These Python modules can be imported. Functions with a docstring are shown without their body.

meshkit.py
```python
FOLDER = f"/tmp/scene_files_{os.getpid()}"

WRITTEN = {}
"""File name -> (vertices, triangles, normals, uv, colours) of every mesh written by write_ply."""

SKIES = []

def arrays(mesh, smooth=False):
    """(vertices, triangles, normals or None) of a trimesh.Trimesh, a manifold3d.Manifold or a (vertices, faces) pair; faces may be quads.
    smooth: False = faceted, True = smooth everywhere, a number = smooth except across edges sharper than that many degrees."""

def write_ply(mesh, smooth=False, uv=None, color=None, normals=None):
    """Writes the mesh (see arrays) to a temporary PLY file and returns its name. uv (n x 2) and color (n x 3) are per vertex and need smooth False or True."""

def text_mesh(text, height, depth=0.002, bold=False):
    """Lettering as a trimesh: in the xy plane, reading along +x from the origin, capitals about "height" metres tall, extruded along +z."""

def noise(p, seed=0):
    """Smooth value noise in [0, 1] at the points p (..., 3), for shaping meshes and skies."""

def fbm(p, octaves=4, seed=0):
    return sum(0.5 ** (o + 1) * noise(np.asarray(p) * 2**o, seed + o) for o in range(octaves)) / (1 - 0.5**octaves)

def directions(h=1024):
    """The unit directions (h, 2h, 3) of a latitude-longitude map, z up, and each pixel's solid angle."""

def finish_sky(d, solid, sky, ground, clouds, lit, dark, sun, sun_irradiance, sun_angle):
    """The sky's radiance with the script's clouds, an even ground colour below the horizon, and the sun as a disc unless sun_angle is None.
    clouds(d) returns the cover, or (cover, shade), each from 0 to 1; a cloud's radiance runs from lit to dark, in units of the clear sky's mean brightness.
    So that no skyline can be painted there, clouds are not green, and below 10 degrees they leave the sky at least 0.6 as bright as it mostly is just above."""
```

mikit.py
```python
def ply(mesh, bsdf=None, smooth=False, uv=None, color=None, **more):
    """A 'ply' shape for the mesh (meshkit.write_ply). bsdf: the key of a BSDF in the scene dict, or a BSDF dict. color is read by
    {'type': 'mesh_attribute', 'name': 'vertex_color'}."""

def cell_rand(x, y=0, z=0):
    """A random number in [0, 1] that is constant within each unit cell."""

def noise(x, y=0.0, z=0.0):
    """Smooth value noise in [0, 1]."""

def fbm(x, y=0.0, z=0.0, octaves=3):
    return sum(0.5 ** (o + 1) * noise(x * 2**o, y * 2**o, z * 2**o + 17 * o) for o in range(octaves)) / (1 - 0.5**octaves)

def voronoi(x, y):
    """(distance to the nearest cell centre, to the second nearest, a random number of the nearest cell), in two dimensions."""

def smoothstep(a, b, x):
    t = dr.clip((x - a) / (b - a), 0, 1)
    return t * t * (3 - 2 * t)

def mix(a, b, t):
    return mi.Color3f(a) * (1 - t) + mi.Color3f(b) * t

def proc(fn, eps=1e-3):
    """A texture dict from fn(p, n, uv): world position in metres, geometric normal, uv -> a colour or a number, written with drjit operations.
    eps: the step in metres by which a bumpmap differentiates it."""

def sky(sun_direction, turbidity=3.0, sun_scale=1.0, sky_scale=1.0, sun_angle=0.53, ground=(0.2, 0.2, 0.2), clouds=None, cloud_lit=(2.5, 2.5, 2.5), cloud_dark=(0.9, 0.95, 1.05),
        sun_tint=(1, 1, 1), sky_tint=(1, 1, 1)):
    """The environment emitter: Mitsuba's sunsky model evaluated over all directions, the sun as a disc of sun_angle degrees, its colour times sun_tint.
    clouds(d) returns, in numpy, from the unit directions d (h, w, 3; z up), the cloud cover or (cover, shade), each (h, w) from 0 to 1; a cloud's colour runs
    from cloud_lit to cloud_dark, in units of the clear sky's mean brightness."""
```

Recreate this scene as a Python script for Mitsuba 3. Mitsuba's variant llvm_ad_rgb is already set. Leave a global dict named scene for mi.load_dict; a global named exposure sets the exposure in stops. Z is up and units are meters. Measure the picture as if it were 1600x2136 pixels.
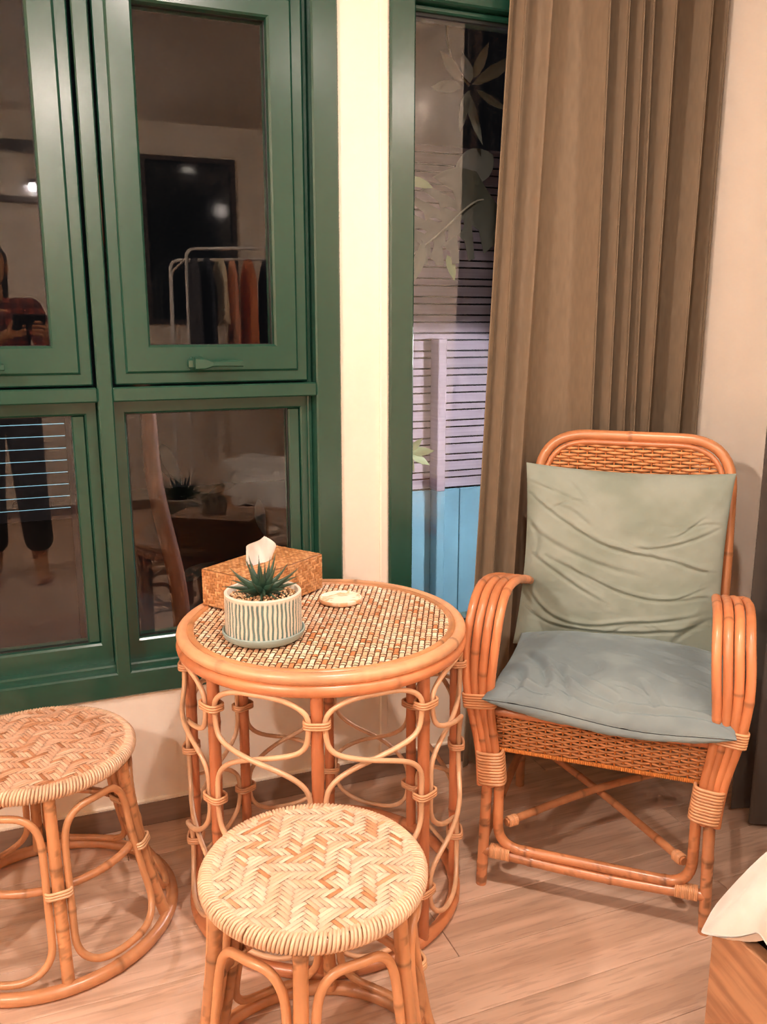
import math, random
import numpy as np
import trimesh
import manifold3d as m3
import drjit as dr
import mitsuba as mi
import mikit
import meshkit
from mitsuba import ScalarTransform4f as T

# ------------------------------------------------------------------ camera, lights, exposure
exposure = 2.15
scene = {'type': 'scene'}
labels = {}
CAM = np.array([0.0, -2.155, 1.30])
PSI, PITCH, FOC = math.radians(68.3), math.radians(12.3), 1800.0
FWD = np.array([math.cos(PSI) * math.cos(PITCH), math.sin(PSI) * math.cos(PITCH), -math.sin(PITCH)])
scene['camera'] = {'type': 'perspective', 'fov_axis': 'x', 'fov': math.degrees(2 * math.atan(800 / FOC)),
                   'near_clip': 0.01, 'far_clip': 100.0,
                   'to_world': T().look_at(origin=CAM.tolist(), target=(CAM + FWD).tolist(), up=[0, 0, 1])}
scene['night_sky'] = {'type': 'constant', 'radiance': {'type': 'rgb', 'value': [0.0006, 0.0006, 0.0007]}}
CEIL = 2.60
# (x, y, radius, radiance) of the recessed ceiling lamps
WARM = np.array([1.0, 0.845, 0.755])
LAMPS = [(0.50, -1.40, 0.045, 400.0), (1.35, -2.30, 0.055, 60.0)]
# (x, y, z, radius, radiance) of the hanging globes behind and beside the camera
GLOBES = [(0.19, -2.93, 2.44, 0.060, 70.0), (1.70, -1.90, 2.32, 0.055, 22.0), (-1.55, -1.95, 2.28, 0.060, 290.0)]
rng = np.random.default_rng(7)
random.seed(7)


# ------------------------------------------------------------------ helpers
def lin(h):
    c = np.array([int(h[i:i + 2], 16) for i in (1, 3, 5)]) / 255.0
    return np.where(c <= 0.04045, c / 12.92, ((c + 0.055) / 1.055) ** 2.4)


def mix(a, b, t):
    a, b = (mi.Color3f(*[float(x) for x in c]) if isinstance(c, np.ndarray) else c for c in (a, b))
    return a * (1 - t) + b * t


_used = set()


def numbered(k):
    if k not in _used:
        _used.add(k)
        return k
    i = 1
    while f'{k}_{i:03d}' in _used:
        i += 1
    k = f'{k}_{i:03d}'
    _used.add(k)
    return k


def thing(name, label, cat, group=None):
    k = numbered(name)
    labels[k] = {'label': label, 'category': cat}
    if group:
        labels[k]['group'] = group
    return k


def struct(name):
    k = numbered(name)
    labels[k] = {'kind': 'structure'}
    return k


def put(parent, name, mesh, bsdf, smooth=30, color=None, label=None, kind=None, own=False, **more):
    """One entry of the scene: the thing itself (own) or a part under parent."""
    k = parent if own else numbered(f'{parent}__{name}')
    scene[k] = mikit.ply(mesh, bsdf, smooth=smooth, color=color, **more)
    if label or kind:
        labels.setdefault(k, {})
        if label:
            labels[k]['label'] = label
        if kind:
            labels[k]['kind'] = kind
    return k


def box(x0, x1, y0, y1, z0, z1, bev=0.0):
    if bev > 0:
        b = min(bev, (x1 - x0) / 2.01, (y1 - y0) / 2.01, (z1 - z0) / 2.01)
        pts = []
        for sx in (0, 1):
            for sy in (0, 1):
                for sz in (0, 1):
                    c = np.array([x1 if sx else x0, y1 if sy else y0, z1 if sz else z0])
                    s = np.array([1 if sx else -1, 1 if sy else -1, 1 if sz else -1])
                    for ax in range(3):
                        q = c - s * b
                        q[ax] = c[ax]
                        pts.append(q)
        return m3.Manifold.hull_points(np.array(pts))
    return m3.Manifold.cube([x1 - x0, y1 - y0, z1 - z0]).translate([x0, y0, z0])


def tm(m):
    if isinstance(m, m3.Manifold):
        q = m.to_mesh()
        return trimesh.Trimesh(q.vert_properties[:, :3], q.tri_verts, process=False)
    return m


def cat(ms):
    return trimesh.util.concatenate([tm(m) for m in ms])


class MB:
    """Collects pieces with vertex colours into one mesh."""

    def __init__(self):
        self.v, self.f, self.c, self.n = [], [], [], 0

    def add(self, v, f, c):
        v = np.asarray(v, float)
        c = np.broadcast_to(np.asarray(c, float), v.shape)
        self.v.append(v)
        self.f.append(np.asarray(f, int) + self.n)
        self.c.append(c)
        self.n += len(v)
        return self

    def put(self, parent, name, bsdf, xf=None, **kw):
        v = np.vstack(self.v)
        if xf is not None:
            v = xf(v)
        return put(parent, name, (v, np.vstack(self.f)), bsdf, smooth=True, color=np.clip(np.vstack(self.c), 0, 1), **kw)


def quads(m, n, wrap_i=False, wrap_j=False):
    """Triangles of an m x n vertex grid."""
    i = np.arange(m if wrap_i else m - 1)
    j = np.arange(n if wrap_j else n - 1)
    I, J = np.meshgrid(i, j, indexing='ij')
    a = I * n + J
    b = ((I + 1) % m) * n + J
    c = ((I + 1) % m) * n + (J + 1) % n
    d = I * n + (J + 1) % n
    a, b, c, d = (x.ravel() for x in (a, b, c, d))
    return np.vstack([np.stack([a, b, c], 1), np.stack([a, c, d], 1)])


def curve(pts, step=0.006, closed=False):
    """Smooth curve through the points, resampled evenly."""
    from scipy.interpolate import CubicSpline
    p = np.asarray(pts, float)
    if closed:
        p = np.vstack([p, p[:1]])
    s = np.r_[0, np.cumsum(np.maximum(np.linalg.norm(np.diff(p, axis=0), axis=1), 1e-6) ** 0.6)]
    cs = CubicSpline(s, p, bc_type='periodic' if closed else 'natural')
    q = cs(np.linspace(0, s[-1], 40 * len(p)))
    return resample(q, step, closed)


def resample(q, step, closed=False):
    d = np.r_[0, np.cumsum(np.linalg.norm(np.diff(q, axis=0), axis=1))]
    n = max(3, int(round(d[-1] / step)) + 1)
    t = np.linspace(0, d[-1], n)
    r = np.stack([np.interp(t, d, q[:, k]) for k in range(3)], 1)
    return r[:-1] if closed else r


def fillet(pts, rad, step=0.006):
    """Polyline with rounded corners."""
    p = np.asarray(pts, float)
    out = [p[0]]
    for i in range(1, len(p) - 1):
        a, b, c = p[i - 1], p[i], p[i + 1]
        r = rad[i - 1] if hasattr(rad, '__len__') else rad
        u, w = (a - b), (c - b)
        lu, lw = np.linalg.norm(u), np.linalg.norm(w)
        d = min(r, lu * 0.49, lw * 0.49)
        s, e = b + u / lu * d, b + w / lw * d
        t = np.linspace(0, 1, 10)[:, None]
        out += list((1 - t) ** 2 * s + 2 * t * (1 - t) * b + t ** 2 * e)
    out.append(p[-1])
    return resample(np.array(out), step)


def tube(P, r, n=9, closed=False, flat=1.0):
    """Vertices, faces of a tube along P (rings first)."""
    P = np.asarray(P, float)
    m = len(P)
    r = np.broadcast_to(np.asarray(r, float), (m,))
    if closed:
        t = np.roll(P, -1, 0) - np.roll(P, 1, 0)
    else:
        t = np.gradient(P, axis=0)
    t /= np.maximum(np.linalg.norm(t, axis=1, keepdims=True), 1e-12)
    a = np.array([0, 0, 1.0]) if abs(t[0][2]) < 0.8 else np.array([1.0, 0, 0])
    N = np.zeros_like(P)
    x = a - t[0] * (a @ t[0])
    N[0] = x / np.linalg.norm(x)
    for i in range(1, m):
        x = N[i - 1] - t[i] * (N[i - 1] @ t[i])
        N[i] = x / max(np.linalg.norm(x), 1e-12)
    B = np.cross(t, N)
    if closed:  # spread the twist
        x = N[-1] - t[0] * (N[-1] @ t[0])
        ang = math.atan2(x @ B[0], x @ N[0])
        w = -ang * np.arange(m) / m
        N, B = N * np.cos(w)[:, None] + B * np.sin(w)[:, None], B * np.cos(w)[:, None] - N * np.sin(w)[:, None]
    th = np.linspace(0, 2 * np.pi, n, endpoint=False)
    V = P[:, None] + r[:, None, None] * (np.cos(th)[None, :, None] * N[:, None] + flat * np.sin(th)[None, :, None] * B[:, None])
    F = quads(m, n, closed, True)
    V = V.reshape(-1, 3)
    if not closed:  # caps with vertices of their own
        k = len(V)
        V = np.vstack([V, V[:n], P[:1], V[(m - 1) * n:m * n], P[-1:]])
        j = np.arange(n)
        F = np.vstack([F, np.stack([k + (j + 1) % n, k + j, np.full(n, k + n)], 1),
                       np.stack([k + n + 1 + j, k + n + 1 + (j + 1) % n, np.full(n, k + 2 * n + 1)], 1)])
    return V, F[:, ::-1]


ORANGE, HONEY, PEEL, STRAW, BROWN = (lin(h) for h in ('#d07a3a', '#c98444', '#e2ab78', '#eec493', '#a8602c'))


def soft(c, k=0.80, gain=0.90):
    """takes some of the redness out of a tone"""
    c = np.asarray(c, float)
    return (c.mean() * 0.9 + (c - c.mean() * 0.9) * k) * gain


def cane(P, r, tone, n=9, closed=False, nodes=0.2, seed=None, mottled=0.0, node_dark=0.45):
    """A rattan cane: nodes as small swellings with a dark ring, tone drifting along its length."""
    P = np.asarray(P, float)
    g = np.random.default_rng(int(abs(P[:, :].sum() * 9973) * 10) % (2 ** 31) if seed is None else seed)
    seg = np.linalg.norm(np.diff(P, axis=0), axis=1)
    s = np.r_[0, np.cumsum(seg)]
    off = g.uniform(0, 50)
    tone = soft(tone)
    shade = 0.74 + 0.44 * meshkit.noise(np.stack([s * 9 + off, 0 * s, 0 * s], 1)) * g.uniform(.75, 1.15)
    rr = np.full(len(P), float(r)) if np.isscalar(r) else np.array(r, float)
    col = np.asarray(tone)[None] * shade[:, None]
    if nodes:
        x = g.uniform(0.2, 1.0) * nodes
        while x < s[-1]:
            d = np.abs(s - x)
            rr = rr * (1 + 0.10 * np.exp(-(d / 0.006) ** 2))
            col = col * (1 - node_dark * np.exp(-(d / 0.0035) ** 2))[:, None]
            col = col * (1 - 0.18 * np.exp(-(d / 0.02) ** 2) * g.uniform(0, 1))[:, None]
            x += nodes * g.uniform(0.7, 1.3)
    V, F = tube(P, rr, n, closed)
    C = np.repeat(col, n, 0) * (0.86 + 0.28 * meshkit.fbm(np.c_[V[:len(P) * n] * [90, 90, 14]] + off, 3))[:, None]
    if not closed:
        C = np.vstack([C, np.repeat(col[:1] * 0.8, n + 1, 0), np.repeat(col[-1:] * 0.8, n + 1, 0)])
    if mottled:  # burn marks on the bamboo-like poles
        k = meshkit.fbm(V * [70, 70, 45] + off, 3)
        C = C * (1 - mottled * np.clip((k - 0.60) / 0.06, 0, 1))[:, None]
    return V, F, C


def binding(path_fn, turns, r, tone, n=6, per=26):
    """A strip of split cane wound round something; path_fn(angle 0..1, turn) -> point."""
    mb = MB()
    for k in range(turns):
        a = np.linspace(0, 1, per, endpoint=False)
        P = np.array([path_fn(x, k) for x in a])
        V, F = tube(P, r, n, True)
        mb.add(V, F, soft(tone) * (0.85 + 0.3 * ((k * 37 + 11) % 10) / 10))
    return mb


def ring_round(center, axis, spread, rw, rd, turns, r, tone, pitch=None):
    """Turns of cane round a bundle: center, axis direction, direction of the bundle's width, half width, half depth."""
    axis = np.asarray(axis, float) / np.linalg.norm(axis)
    w = np.asarray(spread, float)
    w = w - axis * (w @ axis)
    w /= np.linalg.norm(w)
    d = np.cross(axis, w)
    pitch = pitch or 1.75 * r
    c = np.asarray(center, float)

    def fn(a, k):
        th = 2 * np.pi * a
        cx, sx = math.cos(th), math.sin(th)
        p = 0.6
        return c + w * rw * math.copysign(abs(cx) ** p, cx) + d * rd * math.copysign(abs(sx) ** p, sx) + axis * ((k - (turns - 1) / 2) * pitch)
    return binding(fn, turns, r, tone)


# ------------------------------------------------------------------ materials
def rgb(c):
    return {'type': 'rgb', 'value': [float(x) for x in c]}


def principled(key, col, rough, **kw):
    scene[key] = {'type': 'twosided', 'bsdf': {'type': 'principled', 'base_color': rgb(col) if not isinstance(col, dict) else col, 'roughness': rough, **kw}}


VC = {'type': 'mesh_attribute', 'name': 'vertex_color'}


def streaky(p, n, uv):
    k = mikit.fbm(p.x * 260, p.y * 260, p.z * 24)
    return 0.0016 * k


scene['rattan'] = {'type': 'twosided', 'bsdf': {'type': 'principled', 'base_color': VC, 'roughness': 0.30, 'specular': 0.5, 'clearcoat': 0.6, 'clearcoat_gloss': 0.88}}
scene['weave'] = {'type': 'twosided', 'bsdf': {'type': 'principled', 'base_color': VC, 'roughness': 0.48, 'specular': 0.45}}
scene['paint_any'] = {'type': 'twosided', 'bsdf': {'type': 'principled', 'base_color': VC, 'roughness': 0.6, 'specular': 0.35}}


def wall_fn(p, n, uv):
    k = mikit.fbm(p.x * 1.3 + 3, p.y * 1.3, p.z * 1.3)
    return mix(lin('#e6d9c6'), lin('#eee3d2'), k)


def wall_bump(p, n, uv):
    return 0.0006 * mikit.fbm(p.x * 90, p.y * 90, p.z * 90)


scene['wall_paint'] = {'type': 'twosided', 'bsdf': {'type': 'bumpmap', 'arbitrary': mikit.proc(wall_bump), 'scale': 1.0,
                                                    'bsdf': {'type': 'principled', 'base_color': mikit.proc(wall_fn), 'roughness': 0.62, 'specular': 0.35}}}
principled('ceiling_paint', lin('#a3978a'), 0.8)
principled('green_paint', lin('#163c30'), 0.23, specular=0.65)
principled('gasket', lin('#0e1512'), 0.5)
principled('caulk', lin('#f2ead8'), 0.6)
scene['pane_glass'] = {'type': 'thindielectric', 'int_ior': 1.52}


def plank_fn(p, n, uv):
    row = dr.floor(p.y / 0.15 + 100)
    colm = dr.floor((p.x + mikit.cell_rand(row, 3) * 1.2) / 1.2 + 50)
    r = mikit.cell_rand(row, colm, 5)
    g = mikit.fbm(p.x * 3.2 + r * 40, p.y * 42 + r * 9, 0, 4)
    fine = mikit.fbm(p.x * 14 + r * 17, p.y * 190, 0, 3)
    blot = mikit.fbm(p.x * 2.0 + r * 70, p.y * 9, 4, 3)
    c = mix(lin('#b2937c'), lin('#caab93'), mikit.smoothstep(0.2, 0.8, g))
    c = mix(c, lin('#9c7b68'), mikit.smoothstep(0.56, 0.74, fine) * 0.4)
    c = mix(c, lin('#d6b9a4'), mikit.smoothstep(0.5, 0.8, blot) * 0.4)
    return c * (0.93 + 0.14 * r)


scene['floor_wood'] = {'type': 'twosided', 'bsdf': {'type': 'principled', 'base_color': mikit.proc(plank_fn), 'roughness': 0.42, 'specular': 0.4}}
principled('floor_under', lin('#4a382d'), 0.8)


def base_fn(p, n, uv):
    g = mikit.fbm(p.x * 5 + p.y * 5, p.z * 90, 2, 3)
    return mix(lin('#6f5a4c'), lin('#8a7464'), g)


principled('baseboard_wood', mikit.proc(base_fn), 0.5)
principled('white_trim', lin('#efe6d6'), 0.5)


def linen(c0, c1, f=1.0):
    def fn(p, n, uv):
        k = mikit.fbm(p.x * 11 * f, p.y * 11 * f, p.z * 11 * f, 3)
        return mix(c0, c1, mikit.smoothstep(0.3, 0.7, k))
    return fn


def linen_bump(p, n, uv):
    return 0.0009 * mikit.fbm(p.x * 420, p.y * 420, p.z * 420, 2) + 0.0022 * mikit.fbm(p.x * 55, p.y * 55, p.z * 55, 2)


for key, a, b in (('sage_linen', '#7e887c', '#8c958a'), ('slate_linen', '#6b787b', '#7a8788'), ('white_linen', '#d2ccc2', '#dcd7ce')):
    scene[key] = {'type': 'twosided', 'bsdf': {'type': 'bumpmap', 'arbitrary': mikit.proc(linen_bump, 5e-4), 'scale': 0.8,
                                               'bsdf': {'type': 'principled', 'base_color': mikit.proc(linen(lin(a), lin(b))), 'roughness': 0.85, 'sheen': 0.3, 'specular': 0.2}}}


def curtain_fn(p, n, uv):
    k = mikit.fbm(p.x * 150, p.y * 150, p.z * 30, 2)
    return mix(lin('#70614f'), lin('#7c6c58'), k)


principled('curtain_cloth', mikit.proc(curtain_fn), 0.75, sheen=0.25, specular=0.25)
principled('dark_curtain_cloth', lin('#4f4842'), 0.8, sheen=0.2, specular=0.2)


def bedwood_fn(p, n, uv):
    g = mikit.fbm(p.y * 5 + p.z * 16, p.z * 60 - p.y * 14, p.x * 30, 4)
    return mix(lin('#94694c'), lin('#b08562'), mikit.smoothstep(0.25, 0.75, g))


principled('bed_wood', mikit.proc(bedwood_fn), 0.45)
principled('mattress_dark', lin('#4b423a'), 0.9)
scene['lamp_glow_off'] = {'type': 'twosided', 'bsdf': {'type': 'principled', 'base_color': rgb(lin('#e8e4dc')), 'roughness': 0.4}}

# ------------------------------------------------------------------ the setting
XL, XR, YF = -2.3, 1.84, -4.0          # left wall, right wall, wall behind the camera
W1 = (-0.44, 0.735, 0.372, 2.12)       # the big window: x0, x1, z0, z1
W2 = (0.872, 1.62, 0.372, 2.12)        # the narrow one, half behind the curtain

wb = box(XL - 0.15, XR + 0.15, 0.0, 0.14, 0.0, CEIL + 0.1)
for a in (W1, W2):
    wb -= box(a[0] + 0.02, a[1] - 0.02, -0.1, 0.3, a[2] + 0.02, a[3] - 0.02)
k = struct('wall_back')
put(k, '', tm(wb), 'wall_paint', smooth=False, own=True)
k = struct('wall_right')
put(k, '', tm(box(XR, XR + 0.14, YF - 0.15, 0.0, 0, CEIL + 0.1)), 'wall_paint', smooth=False, own=True)
k = struct('wall_left')
put(k, '', tm(box(XL - 0.14, XL, YF - 0.15, 0.0, 0, CEIL + 0.1)), 'wall_paint', smooth=False, own=True)
k = struct('wall_front')
W3 = (0.74, 1.37, 1.30, 2.39)
wf = box(XL, XR, YF - 0.15, YF, 0, CEIL + 0.1) - box(W3[0], W3[1], YF - 0.2, YF + 0.1, W3[2], W3[3])
put(k, '', tm(wf), 'wall_paint', smooth=False, own=True)
k = struct('ceiling')
put(k, '', tm(box(XL, XR, YF, 0, CEIL, CEIL + 0.1)), 'ceiling_paint', smooth=False, own=True)
k = struct('floor')
put(k, '', tm(box(XL - 0.1, XR + 0.1, YF - 0.1, 0.1, -0.08, -0.008)), 'floor_under', smooth=False, own=True)
PW, PL = 0.15, 1.2


def cell_rand_np(x, y=0, z=0):
    h = ((int(x) + 1000000) * 374761393 + (int(y) + 1000000) * 668265263 + (int(z) + 1000000) * 2147483647) & 0xFFFFFFFF
    h = ((h ^ (h >> 13)) * 1274126177) & 0xFFFFFFFF
    return ((h ^ (h >> 16)) & 0xFFFFFF) / 16777215.0


for row in range(int(YF / PW) - 1, 0):
    sh = cell_rand_np(row + 100, 3) * PL
    y0, y1 = max(row * PW, YF), min((row + 1) * PW, 0.0)
    if y1 - y0 < 0.02:
        continue
    for c in range(int((XL + sh) // PL), int((XR + sh) // PL) + 1):
        x0, x1 = max(c * PL - sh, XL), min((c + 1) * PL - sh, XR)
        if x1 - x0 > 0.02:
            put('floor', 'plank', tm(box(x0 + 0.0006, x1 - 0.0006, y0 + 0.0006, y1 - 0.0006, -0.008, 0.0, 0.0012)), 'floor_wood', smooth=False)
for nm, b in (('back', (XL, XR, -0.012, 0.0)), ('right', (XR - 0.012, XR, YF, -0.012)), ('left', (XL, XL + 0.012, YF, -0.012)), ('front', (XL + .012, XR - .012, YF, YF + 0.012))):
    k = struct('baseboard_' + nm)
    put(k, 'board', tm(box(*b, 0.0, 0.066, 0.002)), 'baseboard_wood', smooth=False)
    put(k, 'top_strip', tm(box(*b, 0.066, 0.071)), 'white_trim', smooth=False)
# the wall's narrow raised strip beside the narrow window
k = struct('trim_1')
put(k, '', tm(box(0.845, 0.868, -0.009, 0.0, 0.072, CEIL, 0.003)), 'wall_paint', smooth=False, own=True)
# bulkhead with dark rails on the wall behind the camera
k = struct('trim_2')
principled('dark_wood', lin('#2c2019'), 0.5)
put(k, 'rail', tm(box(XL, 0.45, YF, YF + 0.05, 2.35, 2.42, 0.004)), 'dark_wood', smooth=False)
put(k, 'rail', tm(box(XL, 0.45, YF, YF + 0.018, 2.05, 2.09, 0.004)), 'dark_wood', smooth=False)

# ------------------------------------------------------------------ green windows
GF = -0.012   # face of the outer frames


def bar(k, name, x0, x1, z0, z1, yf, yb, bev=0.003, mat='green_paint'):
    return put(k, name, tm(box(x0, x1, yf, yb, z0, z1, bev)), mat, smooth=False)


def mitred(k, name, x0, x1, z0, z1, w, yf, yb, wb_=None, bev=0.004, wt=None, mat='green_paint'):
    """Four rails of a frame, cut at 45 degrees, front edges chamfered; each rail is a part."""
    wt = w if wt is None else wt
    wb_ = w if wb_ is None else wb_
    O = [(x0, z0), (x1, z0), (x1, z1), (x0, z1)]
    I = [(x0 + w, z0 + wb_), (x1 - w, z0 + wb_), (x1 - w, z1 - wt), (x0 + w, z1 - wt)]
    for i in range(4):
        j = (i + 1) % 4
        ring = []
        for (o, q) in ((O[i], I[i]), (O[j], I[j])):
            o, q = np.array(o), np.array(q)
            L = np.linalg.norm(q - o)
            t = bev * 1.414 / L
            for (p, y) in ((o, yb), (o, yf + bev), (o + (q - o) * t, yf), (q - (q - o) * t, yf), (q, yf + bev), (q, yb)):
                ring.append([p[0], y, p[1]])
        put(k, name, tm(m3.Manifold.hull_points(np.array(ring))), mat, smooth=False)


def handle(k, x, z, y):
    """Cam handle: a rose, a lever standing off the rail and a latch plate."""
    r = put(k, 'handle', cat([box(x - 0.063, x - 0.022, y - 0.026, y, z - 0.016, z + 0.016, 0.008)]), 'green_paint', smooth=False)
    pts = []
    for (xx, hz, y0, y1) in ((x - 0.050, 0.014, y - 0.040, y - 0.022), (x - 0.026, 0.013, y - 0.046, y - 0.028), (x - 0.010, 0.007, y - 0.050, y - 0.036), (x + 0.063, 0.008, y - 0.052, y - 0.040)):
        pts.append((xx, hz, y0, y1))
    parts = []
    for a, b in zip(pts[:-1], pts[1:]):
        q = []
        for (xx, hz, y0, y1) in (a, b):
            for sz in (-1, 1):
                q += [[xx, y0 + 0.003, z + sz * hz], [xx, y0, z + sz * (hz - 0.003)], [xx, y1, z + sz * hz]]
        parts.append(m3.Manifold.hull_points(np.array(q)))
    put(r, 'lever', cat(parts), 'green_paint', smooth=False)


k = struct('window_1')
x0, x1, z0, z1 = W1
# outer frame
bar(k, 'jamb', 0.668, 0.735, z0, z1, GF, 0.10, 0.004)
bar(k, 'jamb', 0.655, 0.668, z0 + 0.06, z1 - 0.05, 0.030, 0.10, 0.003)
bar(k, 'jamb', x0, -0.375, z0, z1, GF, 0.10, 0.004)
bar(k, 'sill_rail', -0.375, 0.668, z0, 0.438, GF, 0.10, 0.004)
bar(k, 'sill_rail', -0.375, 0.668, 0.430, 0.452, 0.010, 0.10, 0.004)
bar(k, 'head_rail', -0.375, 0.668, 2.075, z1, GF, 0.10, 0.004)
bar(k, 'mullion', 0.130, 0.165, 0.430, 2.08, GF, 0.10, 0.003)
bar(k, 'transom', -0.375, 0.1297, 1.119, 1.153, GF - 0.001, 0.10, 0.003)
bar(k, 'transom', 0.1653, 0.6677, 1.119, 1.153, GF - 0.001, 0.10, 0.003)
for xa, xb in ((0.172, 0.648), (-0.362, 0.122)):
    # opening sash above: outer flange, raised inner rail, glazing gasket, pane, handle
    s = put(k, 'sash', tm(box(xa, xb, 0.0, 0.06, 1.158, 2.068, 0.003) - box(xa + 0.026, xb - 0.026, -0.1, 0.2, 1.158 + 0.026, 2.068 - 0.026)), 'green_paint', smooth=False)
    ia, ib = xa + 0.0262, xb - 0.0262
    mitred(s, 'rail', ia, ib, 1.1842, 2.0418, 0.060, -0.007, 0.06, wb_=0.066, wt=0.045, bev=0.005)
    ga, gb, gz0, gz1 = ia + 0.058, ib - 0.058, 1.248, 1.999
    put(s, 'gasket', tm(box(ga, gb, 0.020, 0.032, gz0, gz1) - box(ga + 0.004, gb - 0.004, 0, 0.1, gz0 + 0.003, gz1 - 0.004)), 'gasket', smooth=False)
    put(s, 'pane', tm(box(ga, gb, 0.0255, 0.0256, gz0, gz1)) if False else ([[ga, .026, gz0], [gb, .026, gz0], [gb, .026, gz1], [ga, .026, gz1]], [[0, 1, 2], [0, 2, 3]]), 'pane_glass', smooth=False)
    handle(k, (0.406 if xa > 0 else -0.128), 1.206, -0.007)
for xa, xb in ((0.165, 0.668), (-0.375, 0.130)):
    # fixed light below, set back in the frame
    mitred(k, 'fixed_rail', xa, xb, 0.438, 1.119, 0.030, 0.040, 0.10, wb_=0.066, wt=0.034, bev=0.004)
    ga, gb, gz0, gz1 = xa + 0.0302, xb - 0.0602, 0.503, 1.0846
    bar(k, 'bead', xb - 0.060, xb - 0.0303, 0.505, 1.084, 0.050, 0.10, 0.003)
    if xa < 0:
        ga, gb = xa + 0.03, xb - 0.045
    put(k, 'gasket', tm(box(ga, gb, 0.058, 0.068, gz0, gz1) - box(ga + 0.004, gb - 0.004, 0, 0.2, gz0 + 0.004, gz1 - 0.003)), 'gasket', smooth=False)
    put(k, 'pane', ([[ga, .064, gz0], [gb, .064, gz0], [gb, .064, gz1], [ga, .064, gz1]], [[0, 1, 2], [0, 2, 3]]), 'pane_glass', smooth=False)

k = struct('window_2')
x0, x1, z0, z1 = W2
bar(k, 'jamb', x0, 0.940, z0, z1, GF, 0.10, 0.004)
bar(k, 'jamb', 1.552, x1, z0, z1, GF, 0.10, 0.004)
bar(k, 'sill_rail', 0.940, 1.552, z0, 0.438, GF, 0.10, 0.004)
bar(k, 'head_rail', 0.940, 1.552, 2.082, z1, GF, 0.10, 0.004)
bar(k, 'head_rail', 0.940, 1.552, 2.066, 2.081, 0.018, 0.10, 0.004)
put(k, 'gasket', tm(box(0.940, 1.552, 0.030, 0.042, 0.438, 2.066) - box(0.943, 1.549, 0, 0.2, 0.442, 2.058)), 'gasket', smooth=False)
put(k, 'pane', ([[.94, .036, .438], [1.552, .036, .438], [1.552, .036, 2.066], [.94, .036, 2.066]], [[0, 1, 2], [0, 2, 3]]), 'pane_glass', smooth=False)

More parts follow.
